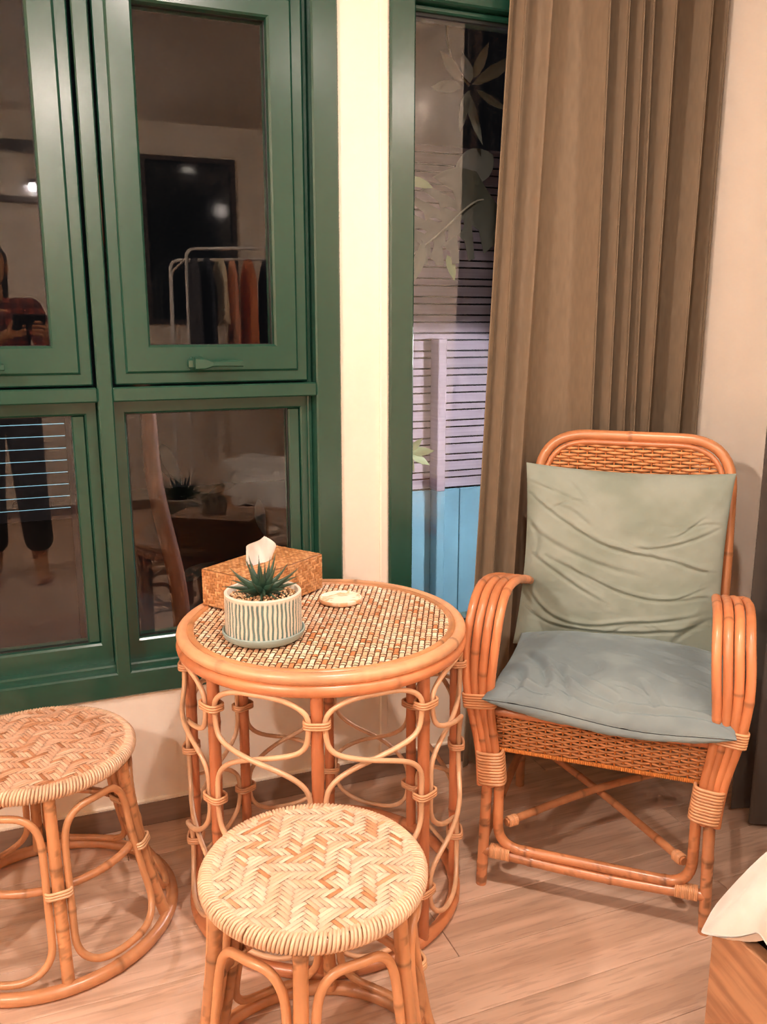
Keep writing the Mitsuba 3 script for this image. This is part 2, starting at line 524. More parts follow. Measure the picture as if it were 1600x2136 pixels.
# a dark window in the wall behind the camera (seen mirrored in the panes)
k = struct('window_3')
mitred(k, 'frame', W3[0], W3[1], W3[2], W3[3], 0.03, YF - 0.03, YF + 0.02, mat='dark_wood')
principled('night_pane', lin('#0d1214'), 0.08, specular=0.5)
put(k, 'pane', tm(box(W3[0] + 0.03, W3[1] - 0.03, YF - 0.03, YF - 0.015, W3[2] + 0.03, W3[3] - 0.03)), 'night_pane', smooth=False)

# ------------------------------------------------------------------ ceiling lamps
for i, (x, y, r, e) in enumerate(LAMPS):
    k = thing('ceiling_downlight', ('round ceiling downlight above the rattan table', 'round ceiling downlight above the bed')[i], 'ceiling light')
    prof = np.array([[r + 0.002, 0.0], [r + 0.002, -0.010], [r + 0.012, -0.012], [r + 0.022, -0.008], [r + 0.024, 0.0]])
    put(k, 'trim_ring', trimesh.creation.revolve(np.vstack([prof, prof[:1]]), sections=48).apply_translation([x, y, CEIL]), 'lamp_glow_off')
    th = np.linspace(0, 2 * np.pi, 33)[:-1]
    V = np.vstack([[x, y, CEIL - 0.006], np.stack([x + r * np.cos(th), y + r * np.sin(th), np.full(32, CEIL - 0.006)], 1)])
    F = np.array([[0, 1 + (j + 1) % 32, 1 + j] for j in range(32)])
    put(k, 'diffuser', (V, F), 'lamp_glow_off', smooth=False, emitter={'type': 'area', 'radiance': rgb(WARM * e)})

# ------------------------------------------------------------------ weaving
def floats(n_i, n_j, up, inside):
    """Runs of the two strip directions: (strip index, start, end, direction 0 = along i)."""
    out = []
    for d in (0, 1):
        A, B = (n_j, n_i) if d == 0 else (n_i, n_j)
        for j in range(A):
            start = None
            for i in range(B + 1):
                on = i < B and ((up(i, j) if d == 0 else not up(j, i))) and (inside(i, j) if d == 0 else inside(j, i))
                if on and start is None:
                    start = i
                if not on and start is not None:
                    out.append((j, start, i - 1, d))
                    start = None
    return out


def weave(mb, runs, pitch, origin, width, lift, tones, to3, g, seg=5, gap=0.0):
    """Adds every float as a slightly bowed strip; to3(u, v, h) -> points; tones(d) -> colour."""
    tt = np.linspace(0, 1, seg + 1)
    ww = np.array([-0.5, -0.2, 0.2, 0.5])
    crown = np.array([0.55, 1.0, 1.0, 0.55])
    f = quads(seg + 1, 4)
    for (j, a, b, d) in runs:
        L0, L1 = (a - 0.5) * pitch + gap, (b + 0.5) * pitch - gap
        along = L0 + (L1 - L0) * tt
        across = j * pitch + ww * width
        h = lift * (0.15 + 0.85 * np.sin(np.pi * np.clip(tt, 0.02, 0.98)) ** 0.5)[:, None] * crown[None] * (1 if b > a else 0.8)
        U, V = np.meshgrid(along, across, indexing='ij')
        if d:
            U, V = V, U
        P = to3(U.ravel() + origin[0], V.ravel() + origin[1], h.ravel())
        c = tones(d, g) * (0.9 + 0.2 * g.random())
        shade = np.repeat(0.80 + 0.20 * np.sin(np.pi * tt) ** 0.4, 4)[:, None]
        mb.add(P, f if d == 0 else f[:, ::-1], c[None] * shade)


def disc(c, z, r, n=72, z2=None):
    th = np.linspace(0, 2 * np.pi, n + 1)[:-1]
    prof = np.array([[0, 0], [r, 0], [r, (z2 or z) - z], [0, (z2 or z) - z]])
    m = trimesh.creation.revolve(prof, sections=n)
    return m.apply_translation([c[0], c[1], z])


def circ(c, R, z, n=None, a0=0.0):
    n = n or max(48, int(2 * np.pi * R / 0.008))
    th = np.linspace(0, 2 * np.pi, n, endpoint=False) + a0
    return np.stack([c[0] + R * np.cos(th), c[1] + R * np.sin(th), np.full(n, z)], 1)


def pot_tone(cols, weights):
    cols = [lin(c) for c in cols]
    w = np.cumsum(weights) / np.sum(weights)

    def f(d, g):
        return cols[int(np.searchsorted(w, g.random()))]
    return f


# ------------------------------------------------------------------ round rattan table
TC, TH_ = np.array([0.545, -0.420]), 0.665
t = thing('rattan_table', 'round honey-coloured rattan table with woven top and looped cane sides', 'table')
R_ = 0.30
phi0 = math.radians(250)


def cyl(c, ang, R, z):
    return np.stack([c[0] + R * np.cos(ang), c[1] + R * np.sin(ang), z + 0 * np.asarray(ang)], -1)


principled('weave_dark', lin('#5a3216'), 0.8)
put(t, 'top_board', disc(TC, 0.640, 0.280, z2=0.6550), 'weave_dark')
g = np.random.default_rng(11)
p_, N_ = 0.0122, 48
ang = math.radians(63)
ca, sa = math.cos(ang), math.sin(ang)
o_ = -(N_ - 1) / 2 * p_


def table3(u, v, h):
    return np.stack([TC[0] + ca * u - sa * v, TC[1] + sa * u + ca * v, 0.6560 + h], 1)


mb = MB()
runs = floats(N_, N_, lambda i, j: ((i + 2 * j) % 4) < 2, lambda i, j: math.hypot(o_ + i * p_, o_ + j * p_) < 0.283)
weave(mb, runs, p_, (o_, o_), 0.0090, 0.0040, pot_tone(['#dfb896', '#d3a27e', '#e8cbae', '#bb7c50'], [5, 4, 3, 1.0]), table3, g, seg=4, gap=0.0006)
mb.put(t, 'woven_top', 'weave', kind='stuff', label='open woven cane top with dark gaps')
for (R, z, r, tone) in ((0.2860, 0.6555, 0.0078, HONEY), (0.3035, 0.6510, 0.0125, lin('#dc9a62')), (0.3035, 0.6275, 0.0140, ORANGE)):
    V, F, C = cane(np.vstack([circ(TC, R, z)]), r, tone, 12, True, nodes=0.42)
    MB().add(V, F, C).put(t, 'rim', 'rattan')
for i in range(8):
    a = phi0 + i * math.pi / 4
    zs = np.linspace(0.012, 0.630, 120)
    R = 0.302 - 0.006 * zs / 0.63
    V, F, C = cane(cyl(TC, np.full(120, a), R, zs), 0.0125, lin('#c26a2c'), 11, nodes=0.24)
    l = MB().add(V, F, C).put(t, 'leg', 'rattan')
    for z in (0.560, 0.360, 0.135):
        c = [TC[0] + 0.302 * math.cos(a), TC[1] + 0.302 * math.sin(a), z]
        ring_round(c, [0, 0, 1], [-math.sin(a), math.cos(a), 0], 0.0245, 0.0165, 3, 0.0030, lin('#dc9a60')).put(l, 'binding', 'rattan')
    # the looped cane between this leg and the next
    half = math.pi / 8
    mid = a + half
    pts = [(0.0, .611, 0), (-.45, .606, 0), (-.83, .578, 0), (-.865, .545, 0), (-.78, .507, .3), (-.42, .487, .8), (0.05, .473, 1), (.50, .455, .8), (.83, .42, .3),
           (.875, .36, 0), (.83, .30, .3), (.48, .258, .8), (0.0, .235, 1), (-.45, .212, .8), (-.82, .175, .3), (-.865, .132, 0), (-.80, .085, 0), (-.42, .047, 0)]
    A = [(u, z, k) for (u, z, k) in pts]
    Bm = [(-u, z, -k) for (u, z, k) in pts[1:]][::-1]
    ctl = np.array(A + [(0.0, .040, 0)] + Bm)
    P = cyl(TC, mid + half * ctl[:, 0], 0.306 + 0.0062 * ctl[:, 2], ctl[:, 1])
    V, F, C = cane(curve(P, 0.007, True), 0.0055, PEEL, 8, True, nodes=0)
    MB().add(V, F, C).put(t, 'loop_cane', 'rattan')
V, F, C = cane(circ(TC, 0.302, 0.0135), 0.0135, ORANGE, 11, True, nodes=0.45)
MB().add(V, F, C).put(t, 'base_ring', 'rattan')


# ------------------------------------------------------------------ stools
def stool(label, c, Rs, Rb, phi, H, seed, tones):
    t = thing('rattan_stool', label, 'stool', 'round woven rattan stools')
    c = np.array(c)
    g = np.random.default_rng(seed)

    def prof(z):
        x = np.clip(1 - np.asarray(z) / (H - 0.03), 0, 1)
        return (Rs - 0.018) + (Rb - Rs + 0.018) * (0.45 * x + 0.55 * x ** 2.2)

    put(t, 'seat_board', disc(c, H - 0.024, Rs - 0.010, z2=H - 0.0055), 'weave_dark')
    p = 0.0074
    n = int(2 * Rs / p) + 2
    o = -(n - 1) / 2 * p
    an = math.radians(23 + 7 * (seed % 3))
    ca, sa = math.cos(an), math.sin(an)

    def seat3(u, v, h):
        x, y = ca * u - sa * v, sa * u + ca * v
        r = np.hypot(x, y) / Rs
        return np.stack([c[0] + x, c[1] + y, H - 0.0045 + 0.006 * (1 - r ** 2) - 0.004 * np.clip((r - 0.9) / 0.1, 0, 1) ** 2 + h], 1)

    def tri(i, m=8):
        q = i % (2 * m)
        return q if q < m else 2 * m - q - 1
    mb = MB()
    runs = floats(n, n, lambda i, j: ((j + tri(i)) % 8) < 4, lambda i, j: math.hypot(o + i * p, o + j * p) < Rs - 0.009)
    weave(mb, runs, p, (o, o), p * 0.95, 0.0022, tones, seat3, g, seg=5, gap=.0003)
    mb.put(t, 'woven_seat', 'weave', kind='stuff', label='herringbone seat of flat pale cane')
    mb = MB()
    V, F, C = cane(circ(c, Rs - 0.012, H - 0.018), 0.0115, HONEY, 10, True, nodes=0)
    mb.add(V, F, C)
    nw = int(2 * np.pi * Rs / 0.0066)
    for k in range(nw):
        a = 2 * np.pi * (k + g.uniform(-.12, .12)) / nw
        q = np.array([(-0.020, -0.0052), (-0.013, -0.0030), (-0.005, -0.0042), (0.0014, -0.012), (0.0015, -0.021), (-0.005, -0.029), (-0.016, -0.0325), (-0.03, -0.029)])
        tw = np.linspace(0.006, -0.006, len(q)) / Rs
        P = np.stack([c[0] + (Rs + q[:, 0]) * np.cos(a + tw), c[1] + (Rs + q[:, 0]) * np.sin(a + tw), H + q[:, 1]], 1)
        V, F = tube(P, 0.0031, 6)
        mb.add(V, F, soft(lin('#e6b88c')) * g.uniform(.82, 1.12))
    mb.put(t, 'rim_wrap', 'rattan', kind='stuff', label='edge wound with split cane')
    L = []
    for i in range(6):
        a = phi + i * math.pi / 3
        zs = np.linspace(0.02, H - 0.030, 90)
        V, F, C = cane(cyl(c, np.full(90, a), prof(zs), zs), 0.0125 - 0.001 * zs / H, lin('#c98446'), 11, nodes=0.16, mottled=0.35)
        l = MB().add(V, F, C).put(t, 'leg', 'rattan')
        zb = 0.195
        rad = float(prof(zb))
        sl = float(prof(zb + .01) - prof(zb - .01)) / .02
        ax = np.array([sl * math.cos(a), sl * math.sin(a), 1.0])
        ring_round([c[0] + rad * math.cos(a), c[1] + rad * math.sin(a), zb], ax, [-math.sin(a), math.cos(a), 0], 0.0245, 0.0165, 3, 0.0032, lin('#e3ae76')).put(l, 'binding', 'rattan')
        half = math.pi / 6
        mid = a + half
        hp = [(0, .356), (-.42, .352), (-.74, .325), (-.845, .27), (-.865, .195), (-.855, .12), (-.80, .072), (-.50, .043), (0, .036), (.50, .043), (.80, .072), (.855, .12), (.865, .195), (.845, .27), (.74, .325), (.42, .352)]
        hp = np.array(hp)
        hz = hp[:, 1] * (H / 0.42)
        # the hoop keeps a constant clearance from the legs although the stool widens downwards
        u = np.sign(hp[:, 0]) * (np.abs(hp[:, 0]) > 0.7) * (1 - 0.0215 / prof(hz) / half) + hp[:, 0] * (np.abs(hp[:, 0]) <= 0.7)
        u = np.where(np.abs(np.abs(hp[:, 0]) - .80) < .001, u * .93, u)
        u = np.where(np.abs(np.abs(hp[:, 0]) - .74) < .001, u * .90, u)
        P = curve(cyl(c, mid + half * u, prof(hz), hz), 0.006, True)
        V, F, C = cane(P, 0.0076, lin('#cf8a4c'), 9, True, nodes=0.3)
        MB().add(V, F, C).put(t, 'hoop', 'rattan')
        th = np.linspace(a + 0.10, a + 2 * half - 0.10, 40)
        V, F, C = cane(cyl(c, th, rad - 0.012, 0 * th + zb + 0.004), 0.0085, lin('#c47c40'), 9, nodes=0.14)
        MB().add(V, F, C).put(t, 'stretcher', 'rattan')
    V, F, C = cane(circ(c, Rb, 0.0135), 0.0135, lin('#cd8547'), 11, True, nodes=0.3)
    MB().add(V, F, C).put(t, 'base_ring', 'rattan')
    return t


pale = pot_tone(['#d8b498', '#d2ab8c', '#debfa4', '#c6926c', '#b07a52'], [6, 5, 4, 1.4, .5])
warm = pot_tone(['#cfa284', '#c89878', '#d6ae90', '#b8825e', '#a56e4a'], [6, 5, 4, 1.6, .6])
stool('round rattan stool with a honey herringbone seat below the green window', (-0.062, -0.300), 0.200, 0.262, math.radians(276), 0.42, 21, warm)
stool('round rattan stool with a pale herringbone seat in front of the table', (0.355, -0.957), 0.181, 0.228, math.radians(246), 0.45, 24, pale)

# ------------------------------------------------------------------ rattan armchair
CO = np.array([1.074, -0.717, 0.0])
CE1, CE2 = np.array([0.745, -0.667, 0.0]), np.array([0.667, 0.745, 0.0])


def cw(P):
    """chair coordinates (s right, b back, z up) -> world"""
    P = np.asarray(P, float)
    return CO + P[..., :1] * CE1 + P[..., 1:2] * CE2 + P[..., 2:3] * np.array([0, 0, 1.0])


ch = thing('rattan_armchair', 'high-backed orange rattan armchair in the corner by the curtain', 'armchair')


def cpart(name, pts, r, tone=ORANGE, rad=None, smooth_=True, nodes=0.22, mott=0.0, n=11, parent=None, **kw):
    P = curve(pts, 0.005) if rad is None else fillet(pts, rad, 0.005)
    V, F, C = cane(cw(P), r, tone, n, nodes=nodes, mottled=mott)
    return MB().add(V, F, C).put(parent or ch, name, 'rattan', **kw)


def cbind(c, axis, spread, rw, rd, turns, r, tone=lin('#e09a5c')):
    ax = cw(axis) - CO
    sp = cw(spread) - CO
    ring_round(cw(c), ax, sp, rw, rd, turns, r, tone).put(ch, 'binding', 'rattan')


for s in (-1, 1):
    cpart('front_leg', [(s * .249, 0, 0), (s * .245, 0, .14), (s * .241, 0, .27), (s * .236, .004, .40)], 0.0125, lin('#cf8348'), mott=0.5, nodes=0.13)
    for i in range(4):
        x3 = .226 + .0215 * i
        P = [(s * (.218 + .012 * i), .002 - .010 * (i % 2), .262), (s * (.225 + .0125 * i), -.006, .36), (s * (.237 + .0160 * i), -.012, .47), (s * (x3 + .004), -.014, .59),
             (s * (x3 - .001), .004, .665), (s * (x3 - .002), .055, .703), (s * (x3 - .003), .16, .705), (s * (.226 + .018 * i), .32, .665), (s * (.236 + .011 * i), .44, .625), (s * (.246 + .006 * i), .505, .603)]
        cpart('arm_cane', P, 0.0102, lin('#d67c38'), nodes=0.3)
    cbind((s * .232, -.002, .310), (s * .09, -.01, 1), (1, 0, 0), 0.029, 0.020, 11, 0.0042)
    cbind((s * .262, -.010, .472), (s * .12, -.02, 1), (1, 0, 0), 0.036, 0.0145, 6, 0.0034)
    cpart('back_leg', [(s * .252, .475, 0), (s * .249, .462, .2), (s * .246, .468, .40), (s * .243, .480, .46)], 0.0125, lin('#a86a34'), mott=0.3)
    cpart('side_stretcher', [(s * .246, .014, .118), (s * .249, .24, .118), (s * .249, .45, .118)], 0.0105, lin('#b87038'))
    cpart('cross_cane', [(-s * .198, .018, .150 + .010 * (s > 0)), (0, .245, .148 + .020 * (s > 0)), (s * .215, .455, .150 + .008 * (s > 0))], 0.0092, lin('#c87c3e'), nodes=0.16)
    cbind((-s * .186, .030, .151 + .010 * (s > 0)), (s * .43, .46, 0), (0, 0, 1), 0.0100, 0.0100, 7, 0.0020)
    cbind((s * .206, 0, .092), (1, 0, 0), (0, 0, 1), 0.0136, 0.0136, 13, 0.0021)
    cpart('seat_rail', [(s * .232, .012, .438), (s * .236, .24, .436), (s * .238, .47, .434)], 0.0110)
cpart('front_hoop', [(-.214, .004, .335), (-.214, .004, .105), (.214, .004, .105), (.214, .004, .335)], 0.0118, lin('#cf7c3a'), rad=0.06, nodes=0.24, mott=0.25)
cpart('front_stretcher', [(-.247, 0, .090), (0, 0, .082), (.247, 0, .090)], 0.0122, lin('#c87838'), nodes=0.17, mott=0.25)
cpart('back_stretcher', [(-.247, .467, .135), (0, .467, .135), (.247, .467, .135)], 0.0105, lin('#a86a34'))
cpart('seat_rail', [(-.238, .012, .440), (0, .010, .440), (.238, .012, .440)], 0.0110)
cpart('seat_rail', [(-.240, .472, .436), (0, .472, .436), (.240, .472, .436)], 0.0110)


def bp(s, z, d=0.0):
    return (s, .40 + .18 * z + d + 0.0, z)


HW, ZT, CR = 0.246, 1.008, 0.125
hoop = [bp(-.246, .42), bp(-.252, .62), bp(-HW, ZT), bp(HW, ZT), bp(.252, .62), bp(.246, .42)]
cpart('back_frame', hoop, 0.0138, lin('#d8843f'), rad=[.1, CR, CR, .1], nodes=0.5)
inner = [bp(-.226, .44, -.004), bp(-.234, .62, -.004), bp(-HW + .0185, ZT - .0185, -.004), bp(HW - .0185, ZT - .0185, -.004), bp(.234, .62, -.004), bp(.226, .44, -.004)]
cpart('inner_frame', inner, 0.0072, lin('#cc7430'), rad=[.1, CR - .01, CR - .01, .1], nodes=0.6)


def hw_in(z):
    """inner half width of the back at height z"""
    zc = ZT - .020 - (CR - .02)
    w = HW - .020 + .004 * np.clip((z - .44) / .2, 0, 1)
    d = np.clip(z - zc, 0, CR - .021)
    return w - (CR - .02) + np.sqrt(np.maximum((CR - .02) ** 2 - d ** 2, 0))


def basket(name, rows, width_fn, surf, pitch, stake, r, amp, tone, seed, parent):
    """Weft strands passing in front of and behind evenly spaced stakes, neighbours in opposite step."""
    g = np.random.default_rng(seed)
    mb = MB()
    for k, zz in enumerate(rows):
        w = float(width_fn(zz))
        if w < 0.02:
            continue
        n = max(8, int(2 * w / stake * 5))
        s = np.linspace(-w, w, n)
        off = amp * np.cos(np.pi * s / stake + math.pi * (k % 2))
        zz_ = zz + g.normal(0, 0.0004) + 0.0007 * np.sin(s * 31 + k)
        P = cw(surf(s, zz_, off))
        V, F = tube(P, r, 6)
        c = soft(tone, .82, 1.05) * g.uniform(.82, 1.15)
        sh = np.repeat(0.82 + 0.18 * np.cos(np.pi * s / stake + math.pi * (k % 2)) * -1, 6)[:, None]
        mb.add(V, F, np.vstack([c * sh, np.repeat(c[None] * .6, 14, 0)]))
    return mb


def back_surf(s, z, off):
    return np.stack([s, .40 + .18 * z + off + 0 * s, z + 0 * s], 1)


PITCH_W, STAKE = 0.0084, 0.0240
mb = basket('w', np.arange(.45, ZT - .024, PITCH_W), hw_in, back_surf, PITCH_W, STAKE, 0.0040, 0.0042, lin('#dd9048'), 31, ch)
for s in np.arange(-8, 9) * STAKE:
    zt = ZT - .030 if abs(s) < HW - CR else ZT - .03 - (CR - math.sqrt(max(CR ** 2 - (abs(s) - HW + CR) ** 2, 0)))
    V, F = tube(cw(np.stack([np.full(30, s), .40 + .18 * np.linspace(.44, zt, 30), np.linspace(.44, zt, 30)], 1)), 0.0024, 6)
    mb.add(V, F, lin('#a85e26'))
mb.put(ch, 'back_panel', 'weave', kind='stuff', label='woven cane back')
# woven apron round the front and the two sides
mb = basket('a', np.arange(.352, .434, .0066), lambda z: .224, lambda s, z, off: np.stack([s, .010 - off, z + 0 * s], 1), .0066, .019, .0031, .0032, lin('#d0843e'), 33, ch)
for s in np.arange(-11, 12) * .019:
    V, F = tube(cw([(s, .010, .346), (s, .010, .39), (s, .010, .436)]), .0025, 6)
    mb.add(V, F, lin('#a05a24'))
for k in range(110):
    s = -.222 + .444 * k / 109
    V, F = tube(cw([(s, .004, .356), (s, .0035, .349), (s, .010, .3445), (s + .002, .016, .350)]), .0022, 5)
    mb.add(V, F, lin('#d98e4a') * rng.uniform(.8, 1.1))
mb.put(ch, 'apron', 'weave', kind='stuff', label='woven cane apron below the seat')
for sd in (-1, 1):
    mb = MB()
    for k, z in enumerate(np.arange(.362, .432, .0066)):
        b = np.linspace(.02, .46, 90)
        P = np.stack([np.full(90, sd * .236) + .003 * np.cos(np.pi * b / .019 + math.pi * (k % 2)), b, np.full(90, z)], 1)
        V, F = tube(cw(P), .0031, 5)
        mb.add(V, F, lin('#c87c3a') * rng.uniform(.85, 1.1))
    mb.put(ch, 'side_apron', 'weave', kind='stuff')
mb = MB()
for k, b in enumerate(np.arange(.03, .46, .0075)):
    s = np.linspace(-.228, .228, 90)
    V, F = tube(cw(np.stack([s, np.full(90, b), .438 + .003 * np.cos(np.pi * s / .02 + math.pi * (k % 2))], 1)), .0036, 5)
    mb.add(V, F, lin('#d08840') * rng.uniform(.85, 1.1))
mb.put(ch, 'seat_weave', 'weave', kind='stuff')


# ------------------------------------------------------------------ cushions
def seg_dist(U, V, poly):
    """distance of every grid point to the polyline, and the parameter along it"""
    best = np.full(U.shape, 9.0)
    par = np.zeros(U.shape)
    sgn = np.zeros(U.shape)
    L = 0
    tot = sum(math.dist(a, b) for a, b in zip(poly[:-1], poly[1:]))
    for (ax, ay), (bx, by) in zip(poly[:-1], poly[1:]):
        dx, dy = bx - ax, by - ay
        l2 = dx * dx + dy * dy
        t = np.clip(((U - ax) * dx + (V - ay) * dy) / l2, 0, 1)
        ex, ey = U - ax - t * dx, V - ay - t * dy
        d = np.hypot(ex, ey)
        m = d < best
        best[m] = d[m]
        par[m] = ((L + t * math.sqrt(l2)) / tot)[m]
        sgn[m] = np.sign(dx * ey - dy * ex)[m]
        L += math.sqrt(l2)
    return best, par, sgn


def smooth_poly(p):
    q = curve(np.c_[np.array(p, float), np.zeros(len(p))], 0.04)
    return [tuple(x[:2]) for x in q]


def pillow(hw, hh, T, folds, seed, N=190, pinch=0.05, exp=2.3, pw=0.5):
    """Two shells of a stuffed cushion in the plane (x, y), z out; folds = [(polyline, depth, width)] on the upper shell."""
    k = np.linspace(-1, 1, N)
    k = np.sign(k) * (1 - (1 - np.abs(k)) ** 1.35)   # denser near the seams
    U, V = np.meshgrid(k, k, indexing='ij')
    X = hw * U * (1 - pinch * (1 - V ** 2) * np.abs(U))
    Y = hh * V * (1 - pinch * (1 - U ** 2) * np.abs(V))
    body = (np.clip(1 - np.abs(U) ** exp, 0, 1) * np.clip(1 - np.abs(V) ** exp, 0, 1)) ** pw
    P3 = np.stack([X, Y, 0 * X], -1)
    out = []
    edge = np.clip((1 - np.maximum(np.abs(U), np.abs(V))) / 0.10, 0, 1)
    for side in (1, -1):
        Z = T / 2 * body * (0.92 + 0.16 * meshkit.noise(P3 * 7 + side, seed))
        Z = Z + 0.006 * (meshkit.fbm(P3 * [14, 26, 1] + 9 * side, 3, seed) - 0.5) * edge + 0.0020 * (meshkit.fbm(P3 * 75 + 3, 2, seed) - 0.5) * edge
        if side == 1:
            for (poly, depth, wid) in folds:
                d, par, sg = seg_dist(U, V, smooth_poly(poly))
                fade = np.sin(np.pi * np.clip(par, 0.02, 0.98)) ** 0.5
                Z = Z - depth * fade * np.exp(-(d / wid) ** 2) + depth * 0.75 * fade * np.exp(-((d - 2.2 * wid) / (1.5 * wid)) ** 2) * (sg > 0)
        Z = np.maximum(Z, 0.0006)
        # puckers along the seams
        Z = Z + 0.0022 * np.sin(60 * (U + V) + 4 * V) * np.exp(-((1 - np.maximum(np.abs(U), np.abs(V))) / 0.06) ** 2) * body
        out.append(np.stack([X, Y, side * Z], -1))
    f = quads(N, N)
    V0 = np.vstack([out[0].reshape(-1, 3), out[1].reshape(-1, 3)])
    F0 = np.vstack([f, f[:, ::-1] + N * N])
    return V0, F0


def px2uv(pts):
    return [((x - 870) / 530, -(y - 805) / 515) for x, y in pts]


def stray(n, seed, depth):
    """small random creases, mostly crosswise"""
    g = np.random.default_rng(seed)
    out = []
    for _ in range(n):
        x, y, a, L = g.uniform(-.85, .85), g.uniform(-.85, .85), g.normal(-.12, .35), g.uniform(.18, .5)
        q = [(x + t * L * math.cos(a), y + t * L * math.sin(a) + .06 * math.sin(3 * t + x * 9)) for t in (-.5, -.2, .1, .5)]
        out.append(([(min(max(u, -.97), .97), min(max(v, -.97), .97)) for u, v in q], depth * g.uniform(.5, 1.2), g.uniform(.010, .022)))
    return out


fb = [(px2uv([(345, 385), (480, 415), (600, 450), (690, 485)]), .0022, .016),
      (px2uv([(370, 460), (500, 545), (640, 620), (800, 690), (950, 722), (1100, 745), (1200, 768), (1310, 800)]), .0052, .018),
      (px2uv([(830, 688), (1000, 692), (1180, 655), (1370, 570)]), .0036, .016),
      (px2uv([(350, 620), (480, 690), (640, 752), (820, 805), (1000, 840)]), .0040, .024),
      (px2uv([(380, 780), (560, 870), (700, 945), (820, 1000)]), .0044, .018),
      (px2uv([(480, 780), (700, 860), (870, 925), (1050, 962), (1220, 950), (1330, 930)]), .0046, .016),
      (px2uv([(355, 950), (480, 1080), (600, 1140), (760, 1152), (920, 1112), (1100, 1080), (1330, 1020)]), .0052, .018),
      (px2uv([(370, 1080), (520, 1160), (760, 1182), (1000, 1160), (1330, 1090)]), .0046, .018),
      (px2uv([(1170, 1190), (1240, 1120), (1340, 1050)]), .0060, .03),
      (px2uv([(345, 600), (420, 690), (400, 800)]), .0040, .03),
      (px2uv([(1180, 760), (1260, 790), (1345, 800)]), .0032, .014)]
fb += stray(18, 41, .0022)
V0, F0 = pillow(.262, .242, .130, fb, 5, pinch=.055)
cz = .695
Vb = np.stack([-.008 + V0[:, 0] + 0.012 * V0[:, 1] * (V0[:, 1] < 0), .328 + .18 * (cz + V0[:, 1]) - V0[:, 2], cz + V0[:, 1] - 0.008 * (V0[:, 0] / .26) ** 2 * 0], 1)
k = thing('back_cushion', 'square sage-green linen cushion leaning on the armchair back', 'cushion')
put(k, '', (cw(Vb), F0), 'sage_linen', smooth=True, own=True)
fs = [([(-.95, -.45), (-.80, -.52), (-.72, -.72), (-.76, -.92)], .007, .03),
      ([(-.80, -.10), (-.62, -.40), (-.52, -.70), (-.50, -.86)], .008, .032),
      ([(-.52, -.42), (-.34, -.62), (-.10, -.78), (.06, -.86), (.12, -.95)], .007, .025),
      ([(-.92, -.70), (-.70, -.84), (-.45, -.90)], .006, .02),
      ([(-.45, -.80), (-.1, -.90), (.3, -.90), (.7, -.87), (.97, -.90)], .0045, .014),
      ([(-.42, -.50), (-.36, -.70), (-.30, -.88)], .005, .022),
      ([(.25, -.55), (.34, -.75), (.40, -.90)], .004, .02),
      ([(-.15, -.25), (-.1, -.40), (-.14, -.55)], .004, .03),
      ([(.20, .20), (.5, .12), (.80, -.02)], .003, .03)]
fs = [(a_, 1.5 * d_, w_) for a_, d_, w_ in fs] + stray(26, 43, .0032)
V0, F0 = pillow(.262, .222, .140, fs, 8, pinch=.05, exp=2.6)
x, y, z = V0.T
front = np.clip((-y - 0.10) / 0.12, 0, 1)
droop = -0.030 * front ** 2 * np.exp(-((x - 0.06) / 0.17) ** 2)
low = np.clip(-z / .07, 0, 1)
Vs = np.stack([.014 + x, .172 + y - .035 * low * front, .492 + z * np.where(z < 0, 0.95 - .15 * (1 - front), 0.9) + droop], 1)
Vs[:, 2] = np.where(Vs[:, 1] > -.004, np.maximum(Vs[:, 2], .4525), Vs[:, 2])
k = thing('seat_cushion', 'slumped slate-blue linen cushion on the armchair seat', 'cushion')
put(k, '', (cw(Vs), F0), 'slate_linen', smooth=True, own=True)

# ------------------------------------------------------------------ things on the table
PC = np.array([0.400, -0.474])
ZT0 = 0.6600
k = thing('saucer', 'grey-green glazed saucer under the striped plant pot', 'saucer')
principled('sage_glaze', lin('#8b9e98'), 0.32, specular=0.5, clearcoat=0.4)
pr = np.array([[0, 0], [.066, 0], [.074, .002], [.0825, .008], [.0858, .016], [.0860, .0205], [.0838, .0218], [.0812, .0200], [.0800, .0130], [.074, .0095], [0, .0095]])
put(k, '', trimesh.creation.revolve(pr, sections=96).apply_translation([*PC, ZT0]), 'sage_glaze', smooth=50, own=True)
k = thing('potted_succulent', 'small spiky dark green succulent in a striped ceramic pot', 'potted plant')
ZP = ZT0 + .0100
HP, RP = .092, .0795
n_th, n_z, NS = 720, 26, 50
g = np.random.default_rng(4)
tilt = g.normal(0, .035, NS)
wid = g.uniform(.46, .66, NS)
th = np.linspace(0, 2 * np.pi, n_th, endpoint=False)
zz = np.r_[np.linspace(0, .004, 3), np.linspace(.006, HP - .012, n_z - 6), np.linspace(HP - .010, HP - .002, 3)]
TH2, ZZ = np.meshgrid(th, zz, indexing='xy')
q = TH2 / (2 * np.pi) * NS
cell = np.floor(q).astype(int) % NS
u = q - np.floor(q) - 0.5 + tilt[cell] * (ZZ / HP - .5) * 4 + .06 * np.sin(ZZ * 160 + cell)
groove = np.clip((wid[cell] / 2 - np.abs(u)) / .08, 0, 1) * np.clip((ZZ - .004) / .006, 0, 1) * np.clip((HP - .0075 - ZZ) / .003, 0, 1)
Rr = RP - .0015 * (1 - np.clip(ZZ / .004, 0, 1)) - .0016 * groove
V = np.stack([Rr * np.cos(TH2), Rr * np.sin(TH2), ZZ], -1).reshape(-1, 3)
nb = meshkit.fbm(V * [60, 60, 30], 3)[:, None]
C = mix_np = lin('#cfc4b2') * (.9 + .2 * nb) * (1 - groove.reshape(-1, 1)) + (lin('#56706c') * (.75 + .5 * nb)) * groove.reshape(-1, 1)
mbp = MB().add(V + [*PC, ZP], quads(len(zz), n_th, False, True), C)
